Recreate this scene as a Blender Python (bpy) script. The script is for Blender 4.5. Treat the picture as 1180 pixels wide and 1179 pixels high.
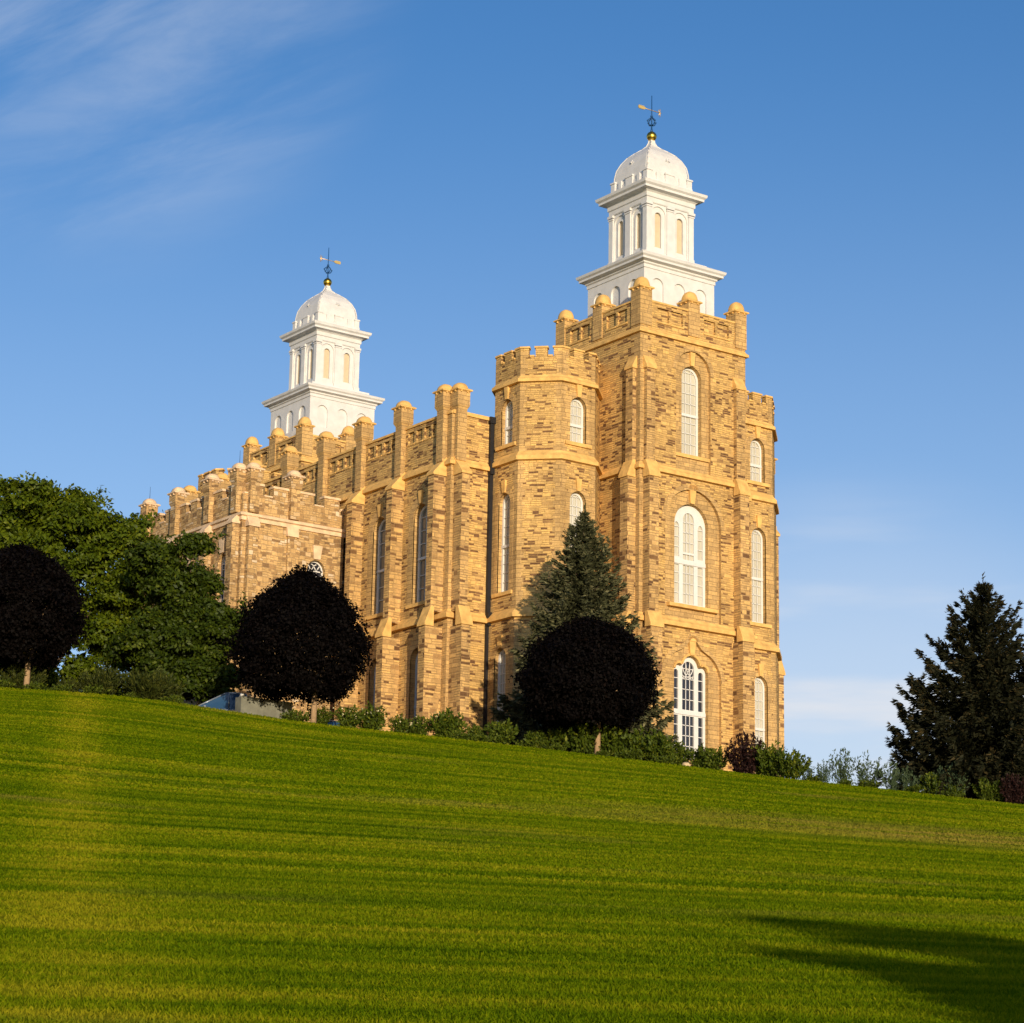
import bpy, bmesh, math, random
import numpy as np
from mathutils import Vector, Matrix
R = math.radians
scene = bpy.context.scene
for o in list(bpy.data.objects): bpy.data.objects.remove(o)
COL = scene.collection

# ------------------------------------------------------------------ camera
CAM = Vector((-99.699, -123.97, 0.0))
YAW, PITCH, ROLL, FPX = R(35.823), R(13.989), R(1.086), 2900.0
fw = Vector((math.sin(YAW)*math.cos(PITCH), math.cos(YAW)*math.cos(PITCH), math.sin(PITCH)))
rt0 = Vector((math.cos(YAW), -math.sin(YAW), 0)); up0 = rt0.cross(fw)
rt = rt0*math.cos(ROLL) + up0*math.sin(ROLL); up = up0*math.cos(ROLL) - rt0*math.sin(ROLL)
cd = bpy.data.cameras.new('camera'); cam = bpy.data.objects.new('camera', cd); COL.objects.link(cam)
cam.matrix_world = Matrix((( rt.x, up.x, -fw.x, CAM.x), (rt.y, up.y, -fw.y, CAM.y), (rt.z, up.z, -fw.z, CAM.z), (0,0,0,1)))
cd.sensor_width = 36; cd.lens = FPX/1180*36; cd.clip_start = 0.5; cd.clip_end = 6000
scene.camera = cam
scene.render.resolution_x = 1024; scene.render.resolution_y = 1023
scene.view_settings.view_transform = 'Standard'; scene.view_settings.look = 'None'
scene.view_settings.exposure = 0.12; scene.view_settings.gamma = 1.0

# ------------------------------------------------------------------ light
SUN_AZ, SUN_EL = R(22.0), R(8.5)       # azimuth turned from -y towards -x
sdir = Vector((-math.sin(SUN_AZ)*math.cos(SUN_EL), -math.cos(SUN_AZ)*math.cos(SUN_EL), math.sin(SUN_EL)))
sl = bpy.data.lights.new('sun', 'SUN'); sl.energy = 4.5; sl.angle = R(0.6); sl.color = (1.0, 0.83, 0.60)
so = bpy.data.objects.new('sun', sl); COL.objects.link(so)
so.rotation_euler = sdir.to_track_quat('Z', 'Y').to_euler(); so.location = sdir*300

world = bpy.data.worlds.new('World'); scene.world = world; world.use_nodes = True
wt = world.node_tree; wt.nodes.clear()
def wn(t, **k):
    n = wt.nodes.new(t)
    for a, b in k.items(): setattr(n, a, b)
    return n
sky = wn('ShaderNodeTexSky', sky_type='NISHITA'); sky.sun_disc = False
sky.sun_elevation = SUN_EL; sky.sun_rotation = math.atan2(sdir.x, sdir.y); sky.altitude = 1400
sky.air_density = 1.0; sky.dust_density = 1.6; sky.ozone_density = 2.6
SKY_STRENGTH = 0.15
tc = wn('ShaderNodeTexCoord'); sep = wn('ShaderNodeSeparateXYZ'); wt.links.new(tc.outputs['Generated'], sep.inputs[0])
def wmath(op, a, b=None):
    n = wn('ShaderNodeMath', operation=op)
    for i, v in enumerate((a, b)):
        if v is None: continue
        if isinstance(v, (int, float)): n.inputs[i].default_value = v
        else: wt.links.new(v, n.inputs[i])
    return n.outputs[0]
# thin cirrus: noise stretched along the wind, on a high flat layer
zc_ = wmath('MAXIMUM', sep.outputs['Z'], 0.03)
cx_ = wmath('DIVIDE', sep.outputs['X'], zc_); cy_ = wmath('DIVIDE', sep.outputs['Y'], zc_)
cmb = wn('ShaderNodeCombineXYZ'); wt.links.new(cx_, cmb.inputs[0]); wt.links.new(cy_, cmb.inputs[1])
mp = wn('ShaderNodeMapping', vector_type='TEXTURE'); mp.inputs['Rotation'].default_value = (0, 0, R(100)); mp.inputs['Scale'].default_value = (1.9, 0.5, 1); mp.inputs['Location'].default_value = (0.3, 1.35, 0)
wt.links.new(cmb.outputs[0], mp.inputs[0])
nz = wn('ShaderNodeTexNoise'); nz.inputs['Scale'].default_value = 1.9; nz.inputs['Detail'].default_value = 8; nz.inputs['Roughness'].default_value = 0.62; nz.inputs['Distortion'].default_value = 0.8
wt.links.new(mp.outputs[0], nz.inputs['Vector'])
def wrange(v, a, b, c, d):
    n = wn('ShaderNodeMapRange'); n.interpolation_type = 'SMOOTHSTEP'; wt.links.new(v, n.inputs[0])
    for i, q in enumerate((a, b, c, d)): n.inputs[i+1].default_value = q
    return n.outputs[0]
def near(az, el, r0, r1):
    """1 towards the compass direction az (from +y to +x) at height el, fading to 0 between r0 and r1 degrees off"""
    d = wn('ShaderNodeVectorMath', operation='DOT_PRODUCT'); wt.links.new(tc.outputs['Generated'], d.inputs[0])
    d.inputs[1].default_value = (math.sin(R(az))*math.cos(R(el)), math.cos(R(az))*math.cos(R(el)), math.sin(R(el)))
    return wrange(d.outputs['Value'], math.cos(R(r1)), math.cos(R(r0)), 0, 1)
cir = wmath('MULTIPLY', wrange(nz.outputs['Fac'], 0.34, 0.86, 0, 0.46), near(25.0, 26.2, 0.0, 8.0))
# a pale veil low in the south-east
mp2 = wn('ShaderNodeMapping'); mp2.inputs['Scale'].default_value = (6, 6, 42); wt.links.new(tc.outputs['Generated'], mp2.inputs[0])
nz2 = wn('ShaderNodeTexNoise'); nz2.inputs['Scale'].default_value = 1.0; nz2.inputs['Detail'].default_value = 5; wt.links.new(mp2.outputs[0], nz2.inputs['Vector'])
veil = wmath('MULTIPLY', wmath('ADD', wrange(nz2.outputs['Fac'], 0.42, 0.72, 0, 0.5), 0.30), near(44, 6.5, 1.0, 9.0))
low = wrange(sep.outputs['Z'], 0.05, 0.44, 0.42, 0.0)          # haze low over the land
cov = wmath('MINIMUM', wmath('ADD', wmath('ADD', cir, veil), low), 1.0)
hsv = wn('ShaderNodeHueSaturation'); hsv.inputs['Saturation'].default_value = 1.17; hsv.inputs['Hue'].default_value = 0.506; hsv.inputs['Value'].default_value = 1.06
wt.links.new(sky.outputs[0], hsv.inputs['Color'])
mx = wn('ShaderNodeMix', data_type='RGBA'); wt.links.new(cov, mx.inputs[0]); wt.links.new(hsv.outputs[0], mx.inputs[6])
mx.inputs[7].default_value = (4.4, 4.7, 5.2, 1)
bg = wn('ShaderNodeBackground'); bg.inputs['Strength'].default_value = SKY_STRENGTH
wt.links.new(mx.outputs[2], bg.inputs['Color'])
wo = wn('ShaderNodeOutputWorld'); wt.links.new(bg.outputs[0], wo.inputs[0])

# ------------------------------------------------------------------ materials
MATS = {}
class NT:
    def __init__(s, name):
        s.m = bpy.data.materials.new(name); s.m.use_nodes = True; s.t = s.m.node_tree
        s.b = s.t.nodes['Principled BSDF']; MATS[name] = s.m
    def n(s, t, **k):
        x = s.t.nodes.new(t)
        for a, b in k.items(): setattr(x, a, b)
        return x
    def put(s, v, sock):
        if isinstance(v, bpy.types.NodeSocket): s.t.links.new(v, sock)
        else: sock.default_value = v
    def math(s, op, a, b=None, c=None):
        x = s.n('ShaderNodeMath', operation=op)
        for i, v in enumerate((a, b, c)):
            if v is not None: s.put(v, x.inputs[i])
        return x.outputs[0]
    def ramp(s, fac, stops, interp='LINEAR'):
        x = s.n('ShaderNodeValToRGB'); x.color_ramp.interpolation = interp
        e = x.color_ramp.elements
        while len(e) < len(stops): e.new(0.5)
        for i, (p, c) in enumerate(stops): e[i].position = p; e[i].color = (*c, 1)
        s.put(fac, x.inputs[0]); return x.outputs[0]
    def noise(s, vec, scale, detail=4, rough=0.55, dim='3D'):
        x = s.n('ShaderNodeTexNoise', noise_dimensions=dim)
        x.inputs['Scale'].default_value = scale; x.inputs['Detail'].default_value = detail; x.inputs['Roughness'].default_value = rough
        if vec is not None: s.put(vec, x.inputs['Vector'])
        return x.outputs['Fac']
    def mix(s, fac, a, b, blend='MIX'):
        x = s.n('ShaderNodeMix', data_type='RGBA', blend_type=blend)
        s.put(fac, x.inputs[0])
        for v, k in ((a, 6), (b, 7)):
            if isinstance(v, tuple): v = (*v, 1) if len(v) == 3 else v
            s.put(v, x.inputs[k])
        return x.outputs[2]
    def mr(s, v, a, b, c=0.0, d=1.0):
        x = s.n('ShaderNodeMapRange'); s.put(v, x.inputs[0])
        for i, q in enumerate((a, b, c, d)): x.inputs[i+1].default_value = q
        return x.outputs[0]
    def bump(s, h, strength, dist):
        x = s.n('ShaderNodeBump'); x.inputs['Strength'].default_value = strength; x.inputs['Distance'].default_value = dist
        s.put(h, x.inputs['Height']); s.t.links.new(x.outputs[0], s.b.inputs['Normal'])
    def pos(s):
        g = s.n('ShaderNodeTexCoord'); return g.outputs['Object']

def plain(name, col, rough=0.6, metal=0.0, vary=0.12, scale=3.0, spec=0.3):
    k = NT(name); n = k.noise(k.pos(), scale, 5)
    f = k.mr(n, 0.3, 0.7, 1-vary, 1+vary)
    c = k.mix(1.0, col, (1, 1, 1), 'MULTIPLY')
    x = k.n('ShaderNodeVectorMath', operation='SCALE'); k.put(c, x.inputs[0]); k.put(f, x.inputs['Scale'])
    k.t.links.new(x.outputs[0], k.b.inputs['Base Color'])
    k.b.inputs['Roughness'].default_value = rough; k.b.inputs['Metallic'].default_value = metal
    k.b.inputs['Specular IOR Level'].default_value = spec
    return k

def masonry(name, rowh, width, stops, cluster=0.45, split=0.5, mortar=(0.42, 0.30, 0.15), mw=0.03, mh=0.10, bump=0.6, seed=0.0, warp=0.10, weather=0.16):
    """coursed stone: courses of rowh metres, blocks of random length, some split into two thin courses"""
    k = NT(name)
    g = k.n('ShaderNodeNewGeometry'); P = k.n('ShaderNodeSeparateXYZ'); k.t.links.new(k.pos(), P.inputs[0])
    N = k.n('ShaderNodeSeparateXYZ'); k.t.links.new(k.n('ShaderNodeTexCoord').outputs['Normal'], N.inputs[0])
    u = k.math('SUBTRACT', k.math('MULTIPLY', P.outputs[1], N.outputs[0]), k.math('MULTIPLY', P.outputs[0], N.outputs[1]))
    u = k.math('ADD', u, seed)
    wob = k.noise(k.pos(), 1.3, 2)
    z = k.math('ADD', P.outputs[2], k.math('MULTIPLY', wob, warp))
    zr = k.math('DIVIDE', z, rowh); r = k.math('FLOOR', zr); fr = k.math('FRACT', zr)
    w1 = k.n('ShaderNodeTexWhiteNoise', noise_dimensions='1D'); k.put(k.math('ADD', r, 7.31+seed), w1.inputs['W']); rr = w1.outputs['Value']
    uc = k.math('ADD', k.math('DIVIDE', u, k.math('MULTIPLY_ADD', rr, width*0.9, width*0.55)), k.math('MULTIPLY', rr, 37.0))
    c = k.math('FLOOR', uc); fc = k.math('FRACT', uc)
    def white(x, y, w):
        v = k.n('ShaderNodeCombineXYZ'); k.put(x, v.inputs[0]); k.put(y, v.inputs[1]); v.inputs[2].default_value = w
        q = k.n('ShaderNodeTexWhiteNoise', noise_dimensions='3D'); k.t.links.new(v.outputs[0], q.inputs['Vector']); return q.outputs['Value']
    sp = k.math('LESS_THAN', white(c, r, 1.5), split)
    f2 = k.math('MULTIPLY', fr, 2.0)
    half = k.math('MULTIPLY', k.math('FLOOR', f2), sp)
    frr = k.math('ADD', k.math('MULTIPLY', k.math('FRACT', f2), sp), k.math('MULTIPLY', fr, k.math('SUBTRACT', 1.0, sp)))
    hid = k.math('MULTIPLY_ADD', half, 0.37, 0.0)
    val = white(c, k.math('ADD', r, hid), 4.5)
    cl = k.noise(k.pos(), 0.35, 3)
    v2 = k.math('ADD', val, k.math('MULTIPLY', k.math('SUBTRACT', cl, 0.5), cluster*2))
    col = k.ramp(v2, stops)
    e = k.math('MINIMUM', k.math('DIVIDE', k.math('MINIMUM', fc, k.math('SUBTRACT', 1.0, fc)), mw), k.math('DIVIDE', k.math('MINIMUM', frr, k.math('SUBTRACT', 1.0, frr)), mh))
    e = k.math('MINIMUM', e, 1.0)
    fine = k.noise(k.pos(), 9.0, 5, 0.6); big = k.noise(k.pos(), 0.22, 4)
    mps = k.n('ShaderNodeMapping'); mps.inputs['Scale'].default_value = (1.5, 1.5, 0.14); k.t.links.new(k.pos(), mps.inputs[0]); runs = k.noise(mps.outputs[0], 1.0, 5, 0.65)
    sh = k.math('MULTIPLY', k.math('MULTIPLY', k.mr(fine, 0.25, 0.75, 0.78, 1.20), k.mr(runs, 0.32, 0.62, 0.84, 1.08)), k.mr(big, 0.3, 0.7, 1-weather, 1+weather))
    col = k.mix(k.mr(e, 0.35, 0.9), mortar, col)
    x = k.n('ShaderNodeVectorMath', operation='SCALE'); k.put(col, x.inputs[0]); k.put(sh, x.inputs['Scale'])
    k.t.links.new(x.outputs[0], k.b.inputs['Base Color']); k.b.inputs['Roughness'].default_value = 0.9; k.b.inputs['Specular IOR Level'].default_value = 0.15
    h = k.math('ADD', k.math('MULTIPLY', e, k.math('MULTIPLY_ADD', val, 0.7, 0.4)), k.math('MULTIPLY', fine, 0.35))
    k.bump(h, bump, 0.06)
    return k.m

RUB = [(0.0, (0.135, 0.068, 0.034)), (0.15, (0.20, 0.105, 0.05)), (0.23, (0.40, 0.245, 0.096)), (0.40, (0.535, 0.336, 0.126)), (0.75, (0.625, 0.395, 0.143)), (1.0, (0.70, 0.434, 0.146))]
masonry('rubble_stone', 0.29, 0.52, RUB, mortar=(0.57, 0.355, 0.13), split=0.86, cluster=0.40, mh=0.18, mw=0.025, bump=0.8)
masonry('annex_stone', 0.32, 0.38, [(0.0, (0.20, 0.12, 0.058)), (0.18, (0.33, 0.20, 0.09)), (0.36, (0.46, 0.292, 0.125)), (0.8, (0.56, 0.365, 0.16)), (0.97, (0.54, 0.385, 0.22)), (1.0, (0.64, 0.50, 0.34))],
        mortar=(0.45, 0.305, 0.16), split=0.55, seed=3.7, cluster=0.25, warp=0.25, bump=0.8)
masonry('dressed_stone', 0.30, 0.7, [(0.0, (0.41, 0.26, 0.109)), (0.5, (0.50, 0.320, 0.131)), (1.0, (0.60, 0.380, 0.146))], cluster=0.25, split=0.35, mortar=(0.30, 0.185, 0.085), mw=0.03, mh=0.10, bump=0.5, seed=9.1, warp=0.0, weather=0.12)
masonry('buttress_stone', 0.32, 0.6, [(0.0, (0.12, 0.062, 0.03)), (0.13, (0.22, 0.12, 0.052)), (0.22, (0.43, 0.264, 0.107)), (0.6, (0.55, 0.346, 0.138)), (1.0, (0.65, 0.404, 0.149))], cluster=0.2, split=0.6, mortar=(0.45, 0.285, 0.13), seed=5.3, mh=0.14, bump=0.8)
k = plain('sandstone', (0.68, 0.412, 0.133), 0.85, vary=0.22, scale=1.9); k.bump(k.noise(k.pos(), 6, 5), 0.35, 0.04)
k = plain('pale_sandstone', (0.68, 0.49, 0.31), 0.85, vary=0.2, scale=1.9); k.bump(k.noise(k.pos(), 6, 5), 0.35, 0.04)
k = plain('white_paint', (0.62, 0.61, 0.60), 0.5, vary=0.08, scale=1.6); k.bump(k.noise(k.pos(), 3, 3), 0.08, 0.03)
plain('white_frame', (0.66, 0.65, 0.63), 0.45, vary=0.04)
k = plain('louvre', (0.60, 0.49, 0.34), 0.7, vary=0.05)
P_ = k.n('ShaderNodeSeparateXYZ'); k.t.links.new(k.pos(), P_.inputs[0]); k.bump(k.math('FRACT', k.math('MULTIPLY', P_.outputs[2], 8.0)), 0.6, 0.05)
def glass(name, a, b, rough=0.12):
    k = NT(name)
    n = k.noise(k.pos(), 0.5, 2)
    k.t.links.new(k.mix(n, a, b), k.b.inputs['Base Color'])
    k.b.inputs['Roughness'].default_value = rough; k.b.inputs['Specular IOR Level'].default_value = 0.6
    k.bump(k.noise(k.pos(), 0.9, 2), 0.25, 0.06)
glass('curtained_glass', (0.42, 0.39, 0.31), (0.60, 0.57, 0.47), 0.06)
glass('grey_glass', (0.12, 0.12, 0.11), (0.24, 0.22, 0.18), 0.08)
glass('dark_glass', (0.012, 0.014, 0.022), (0.03, 0.034, 0.05), 0.05)
plain('gold', (0.62, 0.40, 0.06), 0.32, 1.0, vary=0.08)
plain('gilded_iron', (0.75, 0.52, 0.18), 0.4, 0.6, vary=0.05)
plain('blue_iron', (0.015, 0.075, 0.22), 0.4, 0.0, vary=0.1)
plain('dark_iron', (0.03, 0.03, 0.035), 0.5, 0.5)
plain('roof_felt', (0.12, 0.11, 0.10), 0.9)
k = plain('concrete', (0.165, 0.165, 0.13), 0.9, vary=0.22, scale=2.2); k.bump(k.noise(k.pos(), 20, 4), 0.3, 0.02)
plain('bark', (0.30, 0.20, 0.11), 0.95, vary=0.3, scale=6)
plain('dark_bark', (0.09, 0.06, 0.04), 0.95, vary=0.3, scale=6)
plain('bed_soil', (0.05, 0.038, 0.022), 1.0, vary=0.35, scale=2)
plain('boulder_stone', (0.50, 0.38, 0.22), 0.9, vary=0.2)
for nm, c in (('silver_paint', (0.22, 0.26, 0.32)), ('blue_paint', (0.02, 0.06, 0.16)), ('dark_blue_paint', (0.012, 0.022, 0.06)), ('grey_paint', (0.12, 0.14, 0.17))):
    k = plain(nm, c, 0.25, 0.3, vary=0.03); k.b.inputs['Coat Weight'].default_value = 0.8
glass('car_glass', (0.015, 0.05, 0.11), (0.02, 0.06, 0.13), 0.03)  # blue of the reflected sky is put into the glass colour
plain('tyre_rubber', (0.02, 0.02, 0.02), 0.9); plain('wheel_metal', (0.4, 0.4, 0.42), 0.35, 0.8); plain('lamp_lens', (0.75, 0.75, 0.72), 0.1); plain('red_lens', (0.35, 0.02, 0.02), 0.15)

def leafmat(name, stops, rough=0.6, trans=0.25, spec=0.25):
    k = NT(name)
    a = k.n('ShaderNodeAttribute', attribute_name='tint'); a.attribute_type = 'GEOMETRY'
    col = k.ramp(a.outputs['Fac'], stops)
    k.t.links.new(col, k.b.inputs['Base Color']); k.b.inputs['Roughness'].default_value = rough
    k.b.inputs['Specular IOR Level'].default_value = spec
    if trans:
        tr = k.n('ShaderNodeBsdfTranslucent'); k.t.links.new(col, tr.inputs['Color'])
        ms = k.n('ShaderNodeMixShader'); ms.inputs[0].default_value = trans
        out = k.t.nodes['Material Output']
        k.t.links.new(k.b.outputs[0], ms.inputs[1]); k.t.links.new(tr.outputs[0], ms.inputs[2]); k.t.links.new(ms.outputs[0], out.inputs[0])
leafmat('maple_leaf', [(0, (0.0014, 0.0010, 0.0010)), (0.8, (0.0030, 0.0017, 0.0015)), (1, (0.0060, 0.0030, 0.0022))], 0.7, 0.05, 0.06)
leafmat('green_leaf', [(0, (0.032, 0.056, 0.002)), (0.6, (0.085, 0.118, 0.003)), (1, (0.17, 0.19, 0.006))], 0.55, 0.25, 0.2)
leafmat('dark_green_leaf', [(0, (0.018, 0.034, 0.002)), (0.6, (0.044, 0.067, 0.003)), (1, (0.105, 0.125, 0.006))], 0.55, 0.2, 0.2)
leafmat('blue_needle', [(0, (0.022, 0.026, 0.011)), (0.5, (0.068, 0.072, 0.032)), (1, (0.22, 0.20, 0.10))], 0.7, 0.08, 0.15)
leafmat('dark_needle', [(0, (0.007, 0.009, 0.004)), (0.6, (0.018, 0.019, 0.008)), (1, (0.085, 0.06, 0.022))], 0.7, 0.05, 0.12)  # warm last stop paints the sunlit branch tips
leafmat('shrub_leaf', [(0, (0.026, 0.046, 0.003)), (0.6, (0.072, 0.102, 0.006)), (1, (0.17, 0.175, 0.012))], 0.6, 0.2, 0.2)
leafmat('juniper_leaf', [(0, (0.018, 0.028, 0.004)), (0.6, (0.045, 0.055, 0.008)), (1, (0.10, 0.10, 0.014))], 0.6, 0.1, 0.15)
leafmat('silvery_leaf', [(0, (0.04, 0.07, 0.035)), (0.6, (0.075, 0.11, 0.05)), (1, (0.12, 0.15, 0.07))], 0.6, 0.25, 0.2)
leafmat('red_leaf', [(0, (0.012, 0.005, 0.005)), (0.7, (0.028, 0.010, 0.008)), (1, (0.05, 0.02, 0.012))], 0.6, 0.15, 0.15)
leafmat('petal', [(0, (0.55, 0.42, 0.16)), (1, (0.75, 0.68, 0.42))], 0.7, 0.2, 0.1)
leafmat('grass_blade', [(0, (0.055, 0.095, 0.004)), (0.5, (0.10, 0.15, 0.006)), (0.85, (0.16, 0.185, 0.008)), (1, (0.24, 0.21, 0.02))], 0.6, 0.3, 0.12)

# lawn: mown turf; mower passes and dry patches are differences in the turf itself
FWX0, FWY0 = math.sin(YAW), math.cos(YAW)
def turf(name, blade):
    k = NT(name); pos = k.pos()
    def lm(rot, sc, scale, det, rough=0.5, off=0.0):
        m = k.n('ShaderNodeMapping', vector_type='TEXTURE'); m.inputs['Rotation'].default_value = (0, 0, -rot); m.inputs['Scale'].default_value = (1/sc[0], 1/sc[1], 1e6); m.inputs['Location'].default_value = (off*20, off*3, 0)
        k.t.links.new(pos, m.inputs[0]); return k.noise(m.outputs[0], scale, det, rough)
    stripe = lm(YAW+R(2), (0.028, 0.42, 0), 1.0, 3, 0.55)       # mower passes across the slope
    stripe2 = lm(YAW-R(2), (0.06, 1.25, 0), 1.0, 3, 0.6, 5.0)
    patch = k.noise(pos, 0.09, 5, 0.6); mid = lm(YAW, (0.5, 1.3, 0), 1.2, 4, 0.65)
    v = k.math('ADD', k.math('MULTIPLY', k.mr(stripe, 0.38, 0.62), 0.40), k.math('MULTIPLY', k.mr(mid, 0.3, 0.7), 0.24))
    v = k.math('ADD', v, k.math('MULTIPLY', k.mr(stripe2, 0.37, 0.63), 0.30))
    v = k.math('ADD', v, k.math('MULTIPLY', k.mr(patch, 0.3, 0.7), 0.16))
    # a worn yellowish track running straight up the slope
    dt = k.n('ShaderNodeVectorMath', operation='DOT_PRODUCT'); k.t.links.new(pos, dt.inputs[0])
    ln = Vector((FWY0+0.172*FWX0, -FWX0+0.172*FWY0, 0)); ln.normalize(); dt.inputs[1].default_value = ln
    off = k.math('ABSOLUTE', k.math('ADD', k.math('SUBTRACT', dt.outputs['Value'], ln.x*CAM.x+ln.y*CAM.y), k.math('MULTIPLY', k.math('SUBTRACT', k.noise(pos, 0.3, 3), 0.5), 1.4)))
    v = k.math('ADD', v, k.mr(off, 0.15, 1.6, 0.27, 0.0))
    if blade:
        a = k.n('ShaderNodeAttribute', attribute_name='tint'); a.attribute_type = 'GEOMETRY'
        v = k.math('ADD', v, k.math('MULTIPLY', k.math('SUBTRACT', a.outputs['Fac'], 0.5), 0.5))
    else:
        fine = k.noise(pos, 14, 4, 0.7); v = k.math('ADD', v, k.math('MULTIPLY', k.math('SUBTRACT', fine, 0.5), 0.6))
    col = k.ramp(v, [(0.0, (0.028, 0.062, 0.001)), (0.36, (0.076, 0.126, 0.002)), (0.66, (0.142, 0.182, 0.003)), (1.0, (0.255, 0.24, 0.009))])
    dry = k.mr(lm(YAW, (0.05, 0.13, 0), 1.0, 4, 0.6, 3.0), 0.60, 0.74, 0, 0.55)
    # the driest spot, high on the right of the slope
    dv = k.n('ShaderNodeMapping'); k.t.links.new(pos, dv.inputs[0]); dv.vector_type = 'TEXTURE'
    dv.inputs['Location'].default_value = (CAM.x+92*FWX0+15*FWY0, CAM.y+92*FWY0-15*FWX0, 8); dv.inputs['Rotation'].default_value = (0, 0, -YAW-R(4)); dv.inputs['Scale'].default_value = (17, 11, 30)
    ln2 = k.n('ShaderNodeVectorMath', operation='LENGTH'); k.t.links.new(dv.outputs[0], ln2.inputs[0])
    spot = k.math('MULTIPLY', k.mr(ln2.outputs['Value'], 0.2, 1.0, 0.85, 0.0), k.mr(lm(YAW, (0.10, 0.45, 0), 1.0, 4, 0.6, 9.0), 0.36, 0.60, 0.15, 1.0))
    col = k.mix(k.math('MAXIMUM', dry, spot), col, (0.27, 0.205, 0.035))
    k.t.links.new(col, k.b.inputs['Base Color']); k.b.inputs['Roughness'].default_value = 0.7 if blade else 0.95; k.b.inputs['Specular IOR Level'].default_value = 0.0
    if blade:
        tr = k.n('ShaderNodeBsdfTranslucent'); k.t.links.new(col, tr.inputs['Color']); ms = k.n('ShaderNodeMixShader'); ms.inputs[0].default_value = 0.3
        k.t.links.new(k.b.outputs[0], ms.inputs[1]); k.t.links.new(tr.outputs[0], ms.inputs[2]); k.t.links.new(ms.outputs[0], k.t.nodes['Material Output'].inputs[0])
    else: k.bump(fine, 0.8, 0.07)
turf('turf', False); turf('turf_blade', True)

# ------------------------------------------------------------------ scene-graph helpers
def tag(o, label=None, cat=None, group=None, kind=None):
    for a, b in (('label', label), ('category', cat), ('group', group), ('kind', kind)):
        if b: o[a] = b
    return o
def empty(name, loc, rz=0):
    o = bpy.data.objects.new(name, None); COL.objects.link(o); o.location = loc; o.rotation_euler = (0, 0, rz); return o
def link(name, me, mat, parent=None, smooth=False):
    o = bpy.data.objects.new(name, me); COL.objects.link(o)
    if mat and not me.materials: me.materials.append(MATS[mat])
    if parent: o.parent = parent
    return o
def copy_tree(o, parent=None):
    c = o.copy(); COL.objects.link(c)
    if parent is not None: c.parent = parent
    for ch in list(o.children): copy_tree(ch, c)
    return c

class MB:
    """collects faces in world coordinates; build() makes one mesh object"""
    def __init__(s): s.v = []; s.f = []; s.sm = []
    def quad(s, *p, smooth=False):
        i = len(s.v); s.v += [tuple(q) for q in p]; s.f.append(tuple(range(i, i+len(p)))); s.sm.append(smooth)
    def box(s, x0, x1, y0, y1, z0, z1, bottom=True):
        a = [(x0,y0),(x1,y0),(x1,y1),(x0,y1)]
        for i in range(4):
            p, q = a[i], a[(i+1) % 4]; s.quad((*p, z0), (*q, z0), (*q, z1), (*p, z1))
        s.quad(*[(*p, z1) for p in a])
        if bottom: s.quad(*[(*p, z0) for p in a[::-1]])
    def loft(s, rings, cap0=True, cap1=True, closed=True, smooth=False):
        n = len(rings[0])
        for a, b in zip(rings, rings[1:]):
            for i in range(n if closed else n-1):
                j = (i+1) % n; s.quad(a[i], a[j], b[j], b[i], smooth=smooth)
        if cap0: s.quad(*rings[0][::-1])
        if cap1: s.quad(*rings[-1])
    def tube(s, p, q, r0, r1=None, n=8, caps=True):
        p, q = Vector(p), Vector(q); d = (q-p).normalized(); a = d.orthogonal().normalized(); b = d.cross(a)
        r1 = r0 if r1 is None else r1
        f = lambda c, r: [c + (a*math.cos(t)+b*math.sin(t))*r for t in (2*math.pi*i/n for i in range(n))]
        s.loft([f(p, r0), f(q, r1)], caps, caps, smooth=True)
    def sphere(s, c, r, n=20, m=12, sz=1.0):
        rings = []
        for i in range(m+1):
            t = -math.pi/2+math.pi*i/m; rr = max(r*math.cos(t), 1e-4)
            rings.append([(c[0]+rr*math.cos(2*math.pi*j/n), c[1]+rr*math.sin(2*math.pi*j/n), c[2]+r*sz*math.sin(t)) for j in range(n)])
        s.loft(rings, smooth=True)
    def build(s, name, mat, parent=None, origin=None):
        me = bpy.data.meshes.new(name)
        o = Vector(origin) if origin else Vector((0, 0, 0))
        off = Vector((0, 0, 0))
        if parent is not None: off = Vector(ORG.get(parent, (0, 0, 0)))
        me.from_pydata([tuple(Vector(v)-off-o) for v in s.v], [], s.f)
        me.polygons.foreach_set('use_smooth', s.sm)
        bm = bmesh.new(); bm.from_mesh(me); bmesh.ops.remove_doubles(bm, verts=bm.verts, dist=1e-4); bm.to_mesh(me); bm.free()
        ob = link(name, me, mat, parent); ob.location = o
        ORG[ob] = off + o
        return ob
ORG = {}

class Face:
    """a vertical wall plane: u along the wall, z height, d outward"""
    def __init__(s, ox, oy, nx, ny): s.o = Vector((ox, oy, 0)); s.n = Vector((nx, ny, 0)).normalized(); s.u = Vector((-s.n.y, s.n.x, 0))
    def p(s, u, z, d=0.0): return s.o + s.u*u + s.n*d + Vector((0, 0, z))
    def box(s, mb, u0, u1, z0, z1, d0, d1):
        P = s.p; a = [(u0, d0), (u0, d1), (u1, d1), (u1, d0)]
        for i in range(4):
            (ua, da), (ub, db) = a[i], a[(i+1) % 4]; mb.quad(P(ua, z0, da), P(ub, z0, db), P(ub, z1, db), P(ua, z1, da))
        mb.quad(*[P(x, z1, y) for x, y in a]); mb.quad(*[P(x, z0, y) for x, y in a[::-1]])
def arch(uc, hw, zb, zt, rise=None):
    rise = hw if rise is None else rise; zs = zt-rise
    return dict(u0=uc-hw, u1=uc+hw, zb=zb, top=lambda u: zs+rise*math.sqrt(max(0, 1-((u-uc)/hw)**2)), us=[uc-hw*math.cos(math.pi*i/14) for i in range(15)])
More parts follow.
